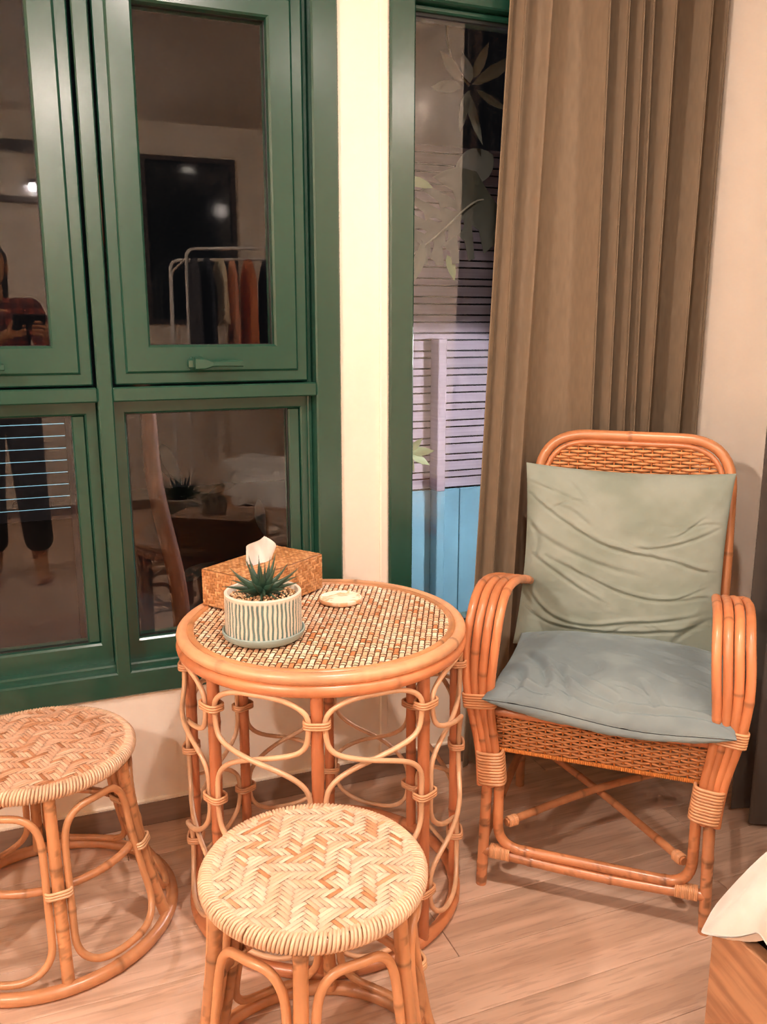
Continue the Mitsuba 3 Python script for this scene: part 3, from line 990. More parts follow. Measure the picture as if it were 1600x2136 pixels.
rim = np.array([[RP, HP - .002], [RP - .0015, HP], [RP - .006, HP], [RP - .0075, HP - .002], [RP - .0085, HP - .03], [0, HP - .03]])
V = np.stack([rim[:, None, 0] * np.cos(th)[None], rim[:, None, 0] * np.sin(th)[None], np.repeat(rim[:, 1:2], n_th, 1)], -1).reshape(-1, 3)
mbp.add(V + [*PC, ZP], quads(len(rim), n_th, False, True), lin('#d6ccba'))
scene['glazed'] = {'type': 'twosided', 'bsdf': {'type': 'principled', 'base_color': VC, 'roughness': 0.38, 'specular': 0.5}}
mbp.put(k, 'pot', 'glazed', label='cream pot with carved blue-green upright stripes')
put(k, 'soil', disc(PC, ZP + HP - .030, RP - .0088, z2=ZP + HP - .0135), 'dark_wood')
mb = MB()
ico = trimesh.creation.icosphere(subdivisions=1)
for i in range(620):
    r = (RP - .012) * math.sqrt(g.random())
    a = g.uniform(0, 2 * np.pi)
    sc = g.uniform(.0016, .0036) * np.array([1, g.uniform(.6, 1), g.uniform(.5, .8)])
    Rm = trimesh.transformations.random_rotation_matrix(g.random(3))[:3, :3]
    vv = (ico.vertices * sc) @ Rm.T + [PC[0] + r * math.cos(a), PC[1] + r * math.sin(a), ZP + HP - .0125 + g.uniform(0, .003) + .004 * (1 - r / RP)]
    mb.add(vv, ico.faces, lin(['#c9a074', '#a87c50', '#e2c49c', '#6b4a30', '#d8b48c'][g.integers(5)]))
mb.put(k, 'gravel', 'paint_any', kind='stuff', label='tan grit around the plant')
lt = 0
for (count, elev, length, wd) in ((4, 80, .060, .0105), (6, 58, .076, .0135), (8, 34, .086, .0145), (9, 12, .082, .0145), (8, -8, .060, .0135)):
    for i in range(count):
        a = 2 * np.pi * (i + .37 * lt + g.uniform(-.12, .12)) / count + lt
        e = math.radians(elev + g.uniform(-7, 7))
        Lf = length * g.uniform(.88, 1.1)
        s = np.linspace(0, 1, 16)
        ee = e + (.35 if elev > 20 else -.15) * (s - .3) * .9
        dr_ = np.cumsum(np.cos(ee)) / 16 * Lf
        dz = np.cumsum(np.sin(ee)) / 16 * Lf
        P = np.stack([PC[0] + (.004 + dr_) * math.cos(a), PC[1] + (.004 + dr_) * math.sin(a), ZP + HP - .004 + dz + .004 * max(0, (elev / 40))], 1)
        rr = wd * .5 * np.clip((1 - s ** 1.4), 0.03, 1) * (0.75 + .5 * np.exp(-((s - .2) / .25) ** 2))
        V, F = tube(P, rr, 8, flat=.55)
        # flatten towards the vertical: the frame's first axis follows the up direction
        col = lin('#1e3a2c') * (.8 + .5 * g.random()) * (1 - .25 * s)[:, None] + lin('#6f7f6a') * (.12 * s)[:, None]
        Cc = np.repeat(col, 8, 0)
        Cc = np.vstack([Cc, np.repeat(col[:1], 9, 0), np.repeat(lin('#5a4a38')[None], 9, 0)])
        MB().add(V, F, Cc).put(k, 'leaf', 'glazed')
    lt += 1

# tissue box of plaited cane
BL, BB, BR = np.array([.318, -.226]), np.array([.528, -.079]), np.array([.597, -.219])
ex = (BB - BL) / np.linalg.norm(BB - BL)
ey = np.array([ex[1], -ex[0]])
LX, LY, HB = .257, .150, .086
k = thing('tissue_box', 'oblong woven cane tissue box on the round table by the window', 'tissue box')


def bxw(P):
    P = np.asarray(P, float)
    return np.stack([BL[0] + P[:, 0] * ex[0] + P[:, 1] * ey[0], BL[1] + P[:, 0] * ex[1] + P[:, 1] * ey[1], ZT0 + .0038 + P[:, 2]], 1)


body = box(0, LX, 0, LY, 0, HB, .004) - box(LX * .30, LX * .60, LY * .46, LY * .54, .02, HB + .1)
bm = tm(body)
principled('box_cane', lin('#8f6138'), 0.7)
put(k, 'body', (bxw(bm.vertices), bm.faces), 'box_cane', smooth=False)
g = np.random.default_rng(15)
ton = pot_tone(['#bd8a5c', '#b07a4a', '#c89868', '#a06a3e'], [4, 4, 2, 2])
faces = {'top': (LX, LY, lambda u, v, h: np.stack([u, v, HB + h], 1)), 'front': (LX, HB, lambda u, v, h: np.stack([u, LY + h, v], 1)), 'end': (LY, HB, lambda u, v, h: np.stack([LX + h, u, v], 1)),
         'near_end': (LY, HB, lambda u, v, h: np.stack([-h, u, v], 1)), 'back': (LX, HB, lambda u, v, h: np.stack([u, -h, v], 1))}
for nm, (A, B, fn) in faces.items():
    pp = .0066
    na, nb_ = int(round(A / pp)), int(round(B / pp))
    pa = A / na
    mb = MB()

    def inside(i, j, nm=nm, A=A, B=B, pa=pa):
        if nm != 'top':
            return True
        x, y = (i + .5) * pa, (j + .5) * pa
        return not (LX * .29 < x < LX * .61 and LY * .44 < y < LY * .56) and y < LY
    nbb = int(B / pa)
    weave(mb, floats(na, nbb, lambda i, j: ((i + j) % 4) < 2, inside), pa, (pa / 2, pa / 2 + (B - nbb * pa) / 2), pa * .95, .0020, ton, lambda u, v, h, fn=fn: bxw(fn(u, v, h)), g, seg=3)
    mb.put(k, 'woven_side' if nm != 'top' else 'woven_lid', 'weave', kind='stuff')
k = thing('tissue', 'white paper tissue sticking out of the woven box', 'tissue')
principled('tissue_paper', lin('#fbfaf8'), 0.9, specular=0.1)
nu, nv = 40, 30
U, Vv = np.meshgrid(np.linspace(-1, 1, nu), np.linspace(0, 1, nv), indexing='ij')
wx_ = (.034 + .014 * Vv ** .8) * U
xx = LX * .445 + wx_ - .008 * Vv
yy = LY * .5 + .010 * np.sin(2.6 * U + .4) * (1 - .4 * Vv) + .016 * Vv ** 2 + .004 * np.sin(6 * U + 3 * Vv) * Vv
hz = .070 * Vv * (1 + .10 * np.cos(2.2 * U - .9)) - .030 * np.clip(U - .15, 0, 1) * Vv + .0 * U
zz_ = HB - .018 + hz * 1.12
P = bxw(np.stack([xx, yy, zz_], -1).reshape(-1, 3))
put(k, '', (P, quads(nu, nv)), 'tissue_paper', smooth=True, own=True)

k = thing('coaster', 'small round cream stone coaster on the woven table top', 'coaster')


def stone_fn(p, n, uv):
    w = mikit.fbm(p.x * 30 + 2, p.y * 30, 0, 3)
    v = mikit.fbm(p.x * 22 + 3 * w, p.y * 60 + 5 * w, 1, 3)
    return mix(lin('#efdcc4'), lin('#d9ae86'), mikit.smoothstep(.5, .68, v))


principled('cream_stone', mikit.proc(stone_fn), 0.35, specular=0.5)
pr = np.array([[0, 0], [.044, 0], [.049, .003], [.0505, .008], [.0500, .0115], [.047, .0120], [.0455, .0095], [.043, .0080], [0, .0080]])
put(k, '', trimesh.creation.revolve(pr, sections=72).apply_translation([.625, -.310, ZT0 - .0005]), 'cream_stone', smooth=50, own=True)

# ------------------------------------------------------------------ curtains
def drape(k, top, bot, z0, z1, side, mat, thick=0.0035, nz=36, seed=3, flare=None):
    """A pleated curtain between two folded outlines (x, y pairs at the top and the bottom); side = outward normal of the plane for thickness."""
    n = 620
    def dense(c):
        from scipy.interpolate import PchipInterpolator
        c = np.array(c, float)
        s = np.linspace(0, 1, len(c))
        t = np.linspace(0, 1, n)
        return np.stack([PchipInterpolator(s, c[:, 0])(t), PchipInterpolator(s, c[:, 1])(t)], 1)
    A, B = dense(top), dense(bot)
    zs = np.linspace(z0, z1, nz)
    V = []
    for z in zs:
        t = (z - z0) / (z1 - z0)
        xy = B + (A - B) * t
        wob = 0.006 * (meshkit.noise(np.stack([np.linspace(0, 16, n), np.full(n, z * 1.3), np.full(n, float(seed))], 1)) - .5)
        V.append(np.c_[xy[:, 0] + wob, xy[:, 1] + wob * .6, np.full(n, z)])
    V = np.array(V)
    d = np.gradient(V[nz // 2, :, :2], axis=0)
    nr = np.stack([-d[:, 1], d[:, 0]], 1)
    nr /= np.linalg.norm(nr, axis=1, keepdims=True)
    W = V.copy()
    W[:, :, :2] += nr[None] * thick * side
    f = quads(nz, n)
    tot = nz * n
    F = [f, f[:, ::-1] + tot]
    b = np.r_[np.arange(n), np.arange(1, nz) * n + n - 1, (nz - 1) * n + np.arange(n - 2, -1, -1), np.arange(nz - 2, 0, -1) * n]
    b2 = np.roll(b, -1)
    F += [np.stack([b2, b, b + tot], 1), np.stack([b2, b + tot, b2 + tot], 1)]
    put(k, '', (np.vstack([V.reshape(-1, 3), W.reshape(-1, 3)]), np.vstack(F)), mat, smooth=60, own=True)


# folds, left to right: crest positions at the top and the bottom; behind every crest a hollow, then a steep face out to the next crest
crest_t = [1.222, 1.300, 1.418, 1.474, 1.518, 1.550, 1.618, 1.737, 1.812]
crest_b = [1.140, 1.205, 1.440, 1.492, 1.548, 1.592, 1.612, 1.716, 1.808]
depth = [.085, .085, .135, .140, .140, .135, .150, .150, .120]


def folds(cr, hem):
    q = [(hem, -.070), (hem + .4 * (cr[0] - hem), -.058)]
    for i, (x, d) in enumerate(zip(cr, depth)):
        prev = hem if i == 0 else cr[i - 1]
        gap_ = x - prev
        w = min(.026, .40 * gap_)
        if i:
            q += [(prev + .10 * gap_, -.5 * depth[i - 1] - .02), (prev + .24 * gap_, -.034), (prev + .5 * gap_, -.026)]
        q += [(x - w, -.040), (x - .45 * w, -.2 * .03 - .62 * d), (x - .10 * w, -.96 * d), (x, -d)]
    q += [(XR - .024, -.090), (XR - .020, -.050)]
    return q


k = thing('curtain', 'taupe pleated curtain covering the right side of the narrow window', 'curtain')
drape(k, folds(crest_t, 1.190), folds(crest_b, 1.085), 0.015, CEIL - 0.03, 1, 'curtain_cloth')
k = thing('curtain', 'dark grey curtain at the right edge against the side wall', 'curtain')
ys = np.linspace(-.530, -1.115, 17)
xs = [XR - .155 + (.045 if i % 2 else -.02) + .012 * math.sin(i * 1.7) for i in range(17)]
drape(k, list(zip(xs, ys)), list(zip(xs, ys)), 0.012, CEIL - 0.03, -1, 'dark_curtain_cloth', seed=9)
k = thing('curtain_track', 'white curtain track under the ceiling above the narrow window', 'curtain track')
put(k, '', tm(box(0.80, XR - .001, -0.090, -0.060, CEIL - 0.029, CEIL - 0.0005, .003)), 'white_trim', smooth=False, own=True)
k = thing('curtain_track', 'white curtain track under the ceiling along the side wall', 'curtain track')
put(k, '', tm(box(XR - .160, XR - .130, -1.6, -0.45, CEIL - 0.029, CEIL - 0.0005, .003)), 'white_trim', smooth=False, own=True)

# ------------------------------------------------------------------ bed
BX0, BX1, BY0, BY1 = 1.009, 1.80, -3.15, -1.155
k = thing('bed', 'wooden bed frame at the lower right under the white duvet', 'bed')
put(k, 'side_panel', tm(box(BX0, BX0 + .028, BY0, BY1, 0.0, .300, .002)), 'bed_wood', smooth=False)
put(k, 'side_panel', tm(box(BX1 - .028, BX1, BY0, BY1, 0.0, .300, .002)), 'bed_wood', smooth=False)
put(k, 'foot_panel', tm(box(BX0 + .028, BX1 - .028, BY1 - .028, BY1, 0.0, .300, .002)), 'bed_wood', smooth=False)
put(k, 'head_panel', tm(box(BX0 + .028, BX1 - .028, BY0, BY0 + .028, 0.0, .300, .002)), 'bed_wood', smooth=False)
put(k, 'platform', tm(box(BX0 + .029, BX1 - .029, BY0 + .029, BY1 - .029, 0.20, .262)), 'mattress_dark', smooth=False)
k = thing('mattress', 'dark mattress set inside the wooden bed frame', 'mattress')
put(k, '', tm(box(BX0 + .085, BX1 - .06, BY0 + .05, BY1 - .10, 0.2625, .420, .03)), 'mattress_dark', smooth=40, own=True)
# duvet: a thick quilt over the mattress, its corner hanging over the frame
k = thing('duvet', 'bulky white duvet hanging over the corner of the bed', 'duvet')
na, nt = 620, 80
cx, cy = 1.42, -2.15
hx, hy = .402, 1.030
ex_ = 16.0
al = np.linspace(0, 2 * np.pi, 40001)
rad_ = (np.abs(np.cos(al) / hx) ** ex_ + np.abs(np.sin(al) / hy) ** ex_) ** (-1 / ex_)
ox, oy = np.cos(al) * rad_, np.sin(al) * rad_
L_ = np.r_[0, np.cumsum(np.hypot(np.diff(ox), np.diff(oy)))]
al = np.interp(np.linspace(0, L_[-1], na + 1)[:-1], L_, al)
rad_ = (np.abs(np.cos(al) / hx) ** ex_ + np.abs(np.sin(al) / hy) ** ex_) ** (-1 / ex_)
ox, oy = np.cos(al) * rad_, np.sin(al) * rad_
# the near left corner pushes out over the panel as a loose flap, the side bulges further back
cornerw = np.exp(-(np.hypot(ox + hx, oy - hy) / .085) ** 2)
bulge = np.exp(-((oy + .28) / .22) ** 2) * (ox < -.3)
s_ = np.linspace(0, 1, nt)
perim = np.stack([ox * 3, oy * 3, 0 * ox], 1)
w1 = meshkit.fbm(perim, 3, 5) - .5
hem = .345 + .05 * w1 + .020 * np.sin(oy * 17 + 1.0) - .072 * cornerw + .02 * (ox > .2)
hem = np.where((ox < -.3), hem + .022 * np.exp(-((oy - .90) / .035) ** 2) - .040 * np.exp(-((oy - .80) / .05) ** 2), hem)
rows = []
cornerw2 = np.exp(-(np.hypot(ox + hx, oy - hy) / .15) ** 2)
for s in s_:
    q = np.clip((s - .72) / .28, 0, 1)
    inner_f = min(s / .72, 1) * .93
    # elsewhere the quilt rolls over the edge; at the corner it slopes down as a loose flap
    roll = .93 + .09 * math.sin(q * math.pi * .62)
    flap = .93 + .10 * q
    sx = inner_f + (cornerw2 * (flap - .93) + (1 - cornerw2) * (roll - .93))
    out = 1 + (  .16 * bulge + .125 * cornerw) * np.clip((s - .6) / .4, 0, 1)
    x = cx + ox * sx * out
    y = cy + oy * np.minimum(sx, .93 + (sx - .93) * .6) * (1 + .042 * cornerw * np.clip((s - .6) / .4, 0, 1))
    ztop = .505 - .030 * min(s / .72, 1) ** 6 - .045 * cornerw2 * np.clip((s - .50) / .22, 0, 1) ** 1.3
    zz2 = ztop + (hem - ztop) * (q ** 1.25 * (1 - cornerw2) + q ** 1.0 * cornerw2)
    P3 = np.stack([x, y, zz2], 1)
    lump = meshkit.fbm(P3 * [5, 4, 3], 3, 12) - .5
    fine_ = meshkit.fbm(P3 * [16, 13, 6], 2, 3) - .5
    zz2 = zz2 + (.09 * lump + .022 * fine_) * (1 - .75 * q) * (1 - .5 * cornerw2)
    fold = (.020 * np.sin(oy * 30 + 3 * w1) + .016 * np.sin(ox * 34 + oy * 52 + 2)) * np.clip((s - .60) / .3, 0, 1)
    x = x + fold * np.cos(al)
    y = y + fold * np.sin(al) * .6
    x = np.minimum(x, XR - .015)
    rows.append(np.stack([x, y, zz2], 1))
G = np.array(rows)
Gi = G.copy()
Gi[:, :, 0] = cx + (G[:, :, 0] - cx) * .955
Gi[:, :, 1] = cy + (G[:, :, 1] - cy) * .978
Gi[:, :, 2] = np.where(np.arange(nt)[:, None] < nt * .74, G[:, :, 2] - .040, G[:, :, 2] + .002)
Gi[:, :, 2] = np.maximum(Gi[:, :, 2], np.where(np.arange(nt)[:, None] < nt * .60, .4215, 0))
G[:, :, 2] = np.maximum(G[:, :, 2], np.where(np.arange(nt)[:, None] < nt * .60, .44, 0))
f = quads(nt, na, False, True)
e_ = (nt - 1) * na + np.arange(na)
e2 = np.roll(e_, -1)
tot = nt * na
Fd = np.vstack([f, f[:, ::-1] + tot, np.stack([e_, e2, e_ + tot], 1), np.stack([e2, e2 + tot, e_ + tot], 1)])
put(k, '', (np.vstack([G.reshape(-1, 3), Gi.reshape(-1, 3)]), Fd), 'white_linen', smooth=True, own=True)

# ------------------------------------------------------------------ outside
k = struct('ground')
principled('ground_dark', lin('#3a3632'), 0.9)
put(k, '', tm(box(-3.5, 4.5, 0.14, 5.0, -0.12, -0.02)), 'ground_dark', smooth=False, own=True)


def slat_fn(p, n, uv):
    return mix(lin('#857c86'), lin('#9a919c'), mikit.fbm(p.x * 4, p.z * 160, p.y, 3))


principled('fence_paint', mikit.proc(slat_fn), 0.6)
principled('blue_board', lin('#608b9b'), 0.55)
principled('fence_back', lin('#15161a'), 0.9)
FY = 1.25
fe = thing('fence', 'pale horizontal slat fence with blue boards outside the window', 'fence')
z = .590
i = 0
while z < 2.0:
    hgt = 0.0390 if i % 2 == 0 else .0230
    put(fe, 'slat', tm(box(1.18, 3.6, FY, FY + .014, z, z + hgt, .0018)), 'fence_paint', smooth=False)
    z += hgt + .0065
    i += 1
put(fe, 'backing', tm(box(1.18, 3.6, FY + .020, FY + .03, 0, 2.0)), 'fence_back', smooth=False)
xb = 1.157
while xb < 3.5:
    put(fe, 'board', tm(box(xb + .0022, xb + .1378, FY - .012, FY + .008, -.02, .582, .002)), 'blue_board', smooth=False)
    xb += .14
for xp in (1.572, 2.92):
    put(fe, 'post', tm(box(xp, xp + .039, FY - .080, FY - .001, .590, 1.238, .003)), 'fence_paint', smooth=False)
    put(fe, 'post', tm(box(xp + .001, xp + .039, FY - .080, FY - .0125, -.02, .5895, .003)), 'blue_board', smooth=False)
# outside wall lamp: lights the fence below its flat hood
principled('lamp_metal', lin('#2a2a2c'), 0.5, metallic=0.6)
k = thing('fence_lamp', 'hooded outdoor lamp on the fence behind the curtain', 'lamp')
LXp, LYp, LZp = 1.88, 0.45, 1.222
put(k, 'hood', tm(box(LXp - .16, LXp + .16, LYp - .16, LYp + .16, LZp + .012, LZp + .024, .004)), 'lamp_metal', smooth=False)
put(k, 'arm', tm(box(LXp - .012, LXp + .012, LYp + .161, FY - .0005, LZp + .010, LZp + .026, .003)), 'lamp_metal', smooth=False)
bulb = trimesh.creation.icosphere(subdivisions=3, radius=.022)
bulb.apply_scale([1, 1, .45]).apply_translation([LXp, LYp, LZp])
scene_lamp = put(k, 'bulb', bulb, 'lamp_glow_off', smooth=True, emitter={'type': 'area', 'radiance': rgb(np.array([.95, .91, .97]) * 1900)})
# lit slatted shutter of the neighbour, seen low in the left pane
k = thing('lit_shutter', 'dark slatted shutter with cold light between its slats outside', 'shutter')
sx0, sx1 = -.52, .10
put(k, 'lit_panel', tm(box(sx0 + .02, sx1 - .02, 1.205, 1.210, .60, .975)), 'fence_back', smooth=False, emitter={'type': 'area', 'radiance': rgb(np.array([.40, .80, .95]) * .16)})
for j in range(9):
    zc = .612 + j * .0445
    put(k, 'slat', tm(box(sx0 + .012, sx1 - .012, 1.185, 1.195, zc - .0203, zc + .0203, .002)), 'fence_back', smooth=False)
for (a, b) in ((sx0, sx0 + .02), (sx1 - .02, sx1)):
    put(k, 'stile', tm(box(a, b, 1.184, 1.215, .0, .995, .002)), 'fence_back', smooth=False)

# plants outside
from shapely.geometry import Polygon
from shapely import affinity
principled('leaf_dark', lin('#141a16'), 0.85, specular=0.08)
principled('leaf_dim', lin('#363d33'), 0.5)
principled('leaf_green', lin('#848a7e'), 0.45, specular=0.5)
principled('leaf_pale', lin('#9fb48c'), 0.45, specular=0.5)
principled('stem_brown', lin('#7a4526'), 0.7)


def leaf_mesh(poly, at, xdir, ydir, bend=0.15, L=0.3):
    poly = poly.simplify(.002)
    pts, fs = trimesh.creation.triangulate_polygon(poly, engine='earcut')
    m = trimesh.Trimesh(np.c_[pts, np.zeros(len(pts))], fs, process=False)
    for _ in range(2):
        m = m.subdivide()
    v = m.vertices.copy()
    x_, y_ = np.array(xdir, float), np.array(ydir, float)
    x_ /= np.linalg.norm(x_)
    y_ = y_ - x_ * (x_ @ y_)
    y_ /= np.linalg.norm(y_)
    n_ = np.cross(x_, y_)
    h = -bend * (v[:, 0] / L) ** 2 * L + .10 * np.abs(v[:, 1])
    top = np.array(at) + v[:, :1] * x_ + v[:, 1:2] * y_ + h[:, None] * n_
    bot = top - n_ * .0012
    k_ = len(v)
    e = trimesh.Trimesh(v, m.faces, process=False)
    ed = e.edges[trimesh.grouping.group_rows(e.edges_sorted, require_count=1)]
    F = np.vstack([m.faces, m.faces[:, ::-1] + k_, np.stack([ed[:, 0], ed[:, 0] + k_, ed[:, 1]], 1), np.stack([ed[:, 1], ed[:, 0] + k_, ed[:, 1] + k_], 1)])
    return np.vstack([top, bot]), F


def simple_leaf(L, w):
    t = np.linspace(0, 1, 18)
    y = w * np.sin(np.pi * t ** .8) ** .9
    return Polygon(np.vstack([np.c_[t * L, y], np.c_[t[::-1] * L, -y[::-1]]])).buffer(.0001)


def monstera_leaf(L):
    t = np.linspace(0, 1, 40)
    y = .40 * L * np.sin(np.pi * np.clip(t * .92 + .08, 0, 1) ** .75) ** .7
    p = Polygon(np.vstack([np.c_[t * L - .03, y], np.c_[t[::-1] * L - .03, -y[::-1]]])).buffer(.0001)
    for sgn in (-1, 1):
        for q in (.22, .38, .54, .70):
            cut = affinity.scale(affinity.translate(Polygon([(0, 0), (.02, .02), (.20, .032), (.20, -.012)]), 0, 0), 1, 1)
            cut = affinity.rotate(cut, 62 * 1, origin=(0, 0))
            cut = affinity.translate(cut, q * L, .13 * L)
            if sgn < 0:
                cut = affinity.scale(cut, 1, -1, origin=(0, 0))
            p = p.difference(cut)
        for q in (.25, .42, .58):
            p = p.difference(affinity.translate(affinity.scale(Polygon([(0, 0), (.012, .02), (.03, .03), (.012, .0)]), 1, sgn, origin=(0, 0)), q * L, sgn * .045 * L + .0))
    return max(getattr(p, 'geoms', [p]), key=lambda g_: g_.area)


pl = thing('monstera_plant', 'monstera with one big cut leaf outside the narrow window', 'plant')
m0 = np.array([1.375, .44, 1.690])
V, F = leaf_mesh(monstera_leaf(.36), m0, [-.80, .05, -.52], [.50, -.25, -.80], .12, .36)
lf = put(pl, 'leaf', (V, F), 'leaf_dim', smooth=30)
V, F = tube(curve([m0 + [-.27, .02, -.20], m0 + [-.14, -.004, -.098], m0, [1.47, .50, 1.60], [1.56, .56, 1.0], [1.58, .58, 0.0]], .02), .0030, 7)
MB().add(V, F, lin('#9a9c90')).put(pl, 'stem', 'paint_any')
for (at, xd, yd, L, w, mat_) in (((1.42, .46, 1.83), [-.5, .1, -.3], [.4, -.3, -.8], .16, .055, 'leaf_dim'), ((1.18, .40, 1.71), [-.9, 0, .25], [.3, -.5, .6], .13, .016, 'leaf_pale'),
                                 ((1.247, .43, 1.515), [.35, -.1, -.9], [.9, .2, .2], .085, .018, 'leaf_pale'), ((1.16, .42, 1.55), [-.2, 0, -.9], [.9, .2, .0], .13, .022, 'leaf_green')):
    put(pl, 'leaf', leaf_mesh(simple_leaf(L, w), at, xd, yd, .12, L), mat_, smooth=30)
k = thing('climbing_plant', 'cluster of slim pointed leaves at the top of the narrow window', 'plant')
c0 = np.array([1.325, .45, 2.025])
for dx, dz, L in ((-.13, .14, .12), (.32, .16, .13), (.52, .30, .15), (.10, -.80, .16), (.62, -.42, .12), (-.8, -.1, .13), (-.30, -.65, .15), (.25, .62, .11), (-.6, .5, .12)):
    put(k, 'leaf', leaf_mesh(simple_leaf(L, L * .15), c0 + [dx * .03, rng.uniform(-.02, .02), dz * .03], [dx, -.15, dz], [dz, -.35, -dx], .1, L), 'leaf_green', smooth=30)
V, F = tube(curve([c0, c0 + [-.05, .04, .10], c0 + [-.03, .08, .30], c0 + [.05, .12, .6]], .02), .004, 6)
MB().add(V, F, lin('#6d5a40')).put(k, 'stem', 'paint_any')
k = thing('low_leafy_plant', 'small bright green leaves low outside the narrow window', 'plant')
c1 = np.array([1.128, .45, .888])
for dx, dz, L in ((.75, -.05, .085), (.7, -.55, .085), (.1, -.8, .07), (-.8, .2, .08), (.5, .45, .06)):
    put(k, 'leaf', leaf_mesh(simple_leaf(L, L * .20), c1, [dx, -.1, dz], [dz, -.4, -dx], .1, L), 'leaf_pale', smooth=30)
V, F = tube(curve([c1, c1 + [-.04, .02, -.2], c1 + [-.05, .04, -.5], [1.08, .5, -.02]], .02), .004, 6)
MB().add(V, F, lin('#6d7a50')).put(k, 'stem', 'paint_any')
k = thing('leaning_tree', 'brown leaning trunk with dark leaves outside the lower pane', 'tree')
V, F = tube(curve([(.18, .42, 1.7), (.262, .36, 1.25), (.284, .35, 1.04), (.290, .35, .865), (.338, .36, .574), (.352, .37, .38), (.37, .40, -.02)], .02), np.linspace(.018, .030, len(curve([(.18, .42, 1.7), (.262, .36, 1.25), (.284, .35, 1.04), (.290, .35, .865), (.338, .36, .574), (.352, .37, .38), (.37, .40, -.02)], .02))), 10)
MB().add(V, F, lin('#4a2816') * (.5 + 1.0 * meshkit.fbm(V * [60, 60, 14], 3)[:, None])).put(k, 'trunk', 'paint_any')
for i in range(7):
    a = rng.uniform(0, 2 * np.pi)
    c2 = np.array([.42 + rng.uniform(-.22, .25), .50 + rng.uniform(-.12, .25), rng.uniform(.45, 1.0)])
    L = rng.uniform(.08, .16)
    put(k, 'leaf', leaf_mesh(simple_leaf(L, L * .17), c2, [math.cos(a), .2, math.sin(a)], [math.sin(a), -.5, -math.cos(a)], .15, L), 'leaf_dark', smooth=30)

# ------------------------------------------------------------------ behind the camera (seen only mirrored in the panes)
# wall lamp
k = thing('wall_lamp', 'small bright wall lamp on the far wall mirrored in the left pane', 'lamp')
put(k, 'bracket', tm(box(.045, .095, YF + .0005, YF + .06, 2.165, 2.19, .004)), 'lamp_metal', smooth=False)
b_ = trimesh.creation.icosphere(subdivisions=2, radius=.026)
b_.apply_translation([.07, YF + .065, 2.140])
put(k, 'bulb', b_, 'lamp_glow_off', smooth=True, emitter={'type': 'area', 'radiance': rgb(WARM * 130)})
# clothes rack
RY = -3.52
k = thing('clothes_rack', 'white tube clothes rack behind the bed', 'clothes rack')
principled('white_tube', lin('#e4e0d8'), 0.35)


def wtube(name, pts, r=.011, rad=.06):
    V, F = tube(fillet(pts, rad, .01), r, 10)
    put(k, name, (V, F), 'white_tube', smooth=True)


wtube('hanger_frame', [(.905, RY + .10, .02), (.925, RY + .08, 1.755), (1.66, RY + .08, 1.785), (1.67, RY + .10, .02)])
wtube('hanger_frame', [(.835, RY - .18, .02), (.86, RY - .16, 1.70), (1.66, RY - .16, 1.73), (1.67, RY - .18, .02)])
wtube('crossbar', [(.84, RY - .18, .12), (.905, RY + .10, .12)], .009, .01)
wtube('crossbar', [(1.67, RY - .18, .12), (1.67, RY + .10, .12)], .009, .01)
wtube('brace', [(.80, RY + .16, .01), (.848, RY - .04, 1.62), (.925, RY + .08, 1.70)], .008, .03)


def garment(label, x, y, z1, ln, w, mat, cat_='garment', seed=0, th=.05):
    kk = thing('hanging_garment', label, cat_)
    nu, nv = 48, 30
    a = np.linspace(0, 2 * np.pi, nu, endpoint=False)
    G_ = []
    for v in np.linspace(0, 1, nv):
        ww = w * (.25 + .75 * min(1, v / .16) ** .6) * (1 + .12 * v)
        tt = th * (.5 + .5 * v) * (1 + .35 * np.sin(a * 6 + seed + 2 * v) * v)
        G_.append(np.stack([x + tt * np.sin(a), y + ww / 2 * np.cos(a) * (1 + .04 * np.sin(a * 5 + seed)), z1 - v * ln + .015 * np.sin(a * 3 + seed) * v + 0 * a], 1))
    V = np.array(G_).reshape(-1, 3)
    top, bot = V[:nu].mean(0), V[-nu:].mean(0)
    F = quads(nv, nu, False, True)
    n0 = len(V)
    V = np.vstack([V, top, bot])
    j = np.arange(nu)
    F = np.vstack([F, np.stack([np.full(nu, n0), j, (j + 1) % nu], 1), np.stack([np.full(nu, n0 + 1), n0 - nu + (j + 1) % nu, n0 - nu + j], 1)])
    put(kk, 'cloth', (V, F), mat, smooth=True)
    hk = curve([(x, y, z1 - .01), (x, y, z1 + .02), (x, y + .018, z1 + .045), (x, y + .005, z1 + .066), (x, y - .012, z1 + .055)], .004)
    V, F = tube(hk, .002, 6)
    put(kk, 'hook', (V, F), 'lamp_metal', smooth=True)


for nm, col in (('cloth_black', '#1c1b20'), ('cloth_cream', '#d8c8a8'), ('cloth_pink', '#f0b090'), ('cloth_rust', '#b8683a'), ('cloth_navy', '#20242c'), ('cloth_jean', '#39414c')):
    principled(nm, lin(col), .85)
for lab, x, ln, w, mat_, s in (('black shirt nearest the left end of the rack', .97, .72, .40, 'cloth_black', 1), ('dark navy shirt second from the left end of the rack', 1.05, .70, .40, 'cloth_navy', 2), ('cream top hanging third on the rack', 1.13, .40, .38, 'cloth_cream', 3),
                               ('salmon pink dress hanging mid rack', 1.21, .62, .24, 'cloth_pink', 4), ('rust brown jacket beside the salmon dress', 1.31, .70, .42, 'cloth_rust', 5), ('black coat beside the rust jacket', 1.43, .85, .42, 'cloth_black', 6), ('cream blouse near the right end of the rack', 1.53, .5, .38, 'cloth_cream', 7)):
    garment(lab, x, RY + .08, 1.70 if s != 4 else 1.69, ln, w, mat_, 'dress' if s == 4 else ('jacket' if s in (5,) else ('coat' if s == 6 else 'shirt')), s, .034)

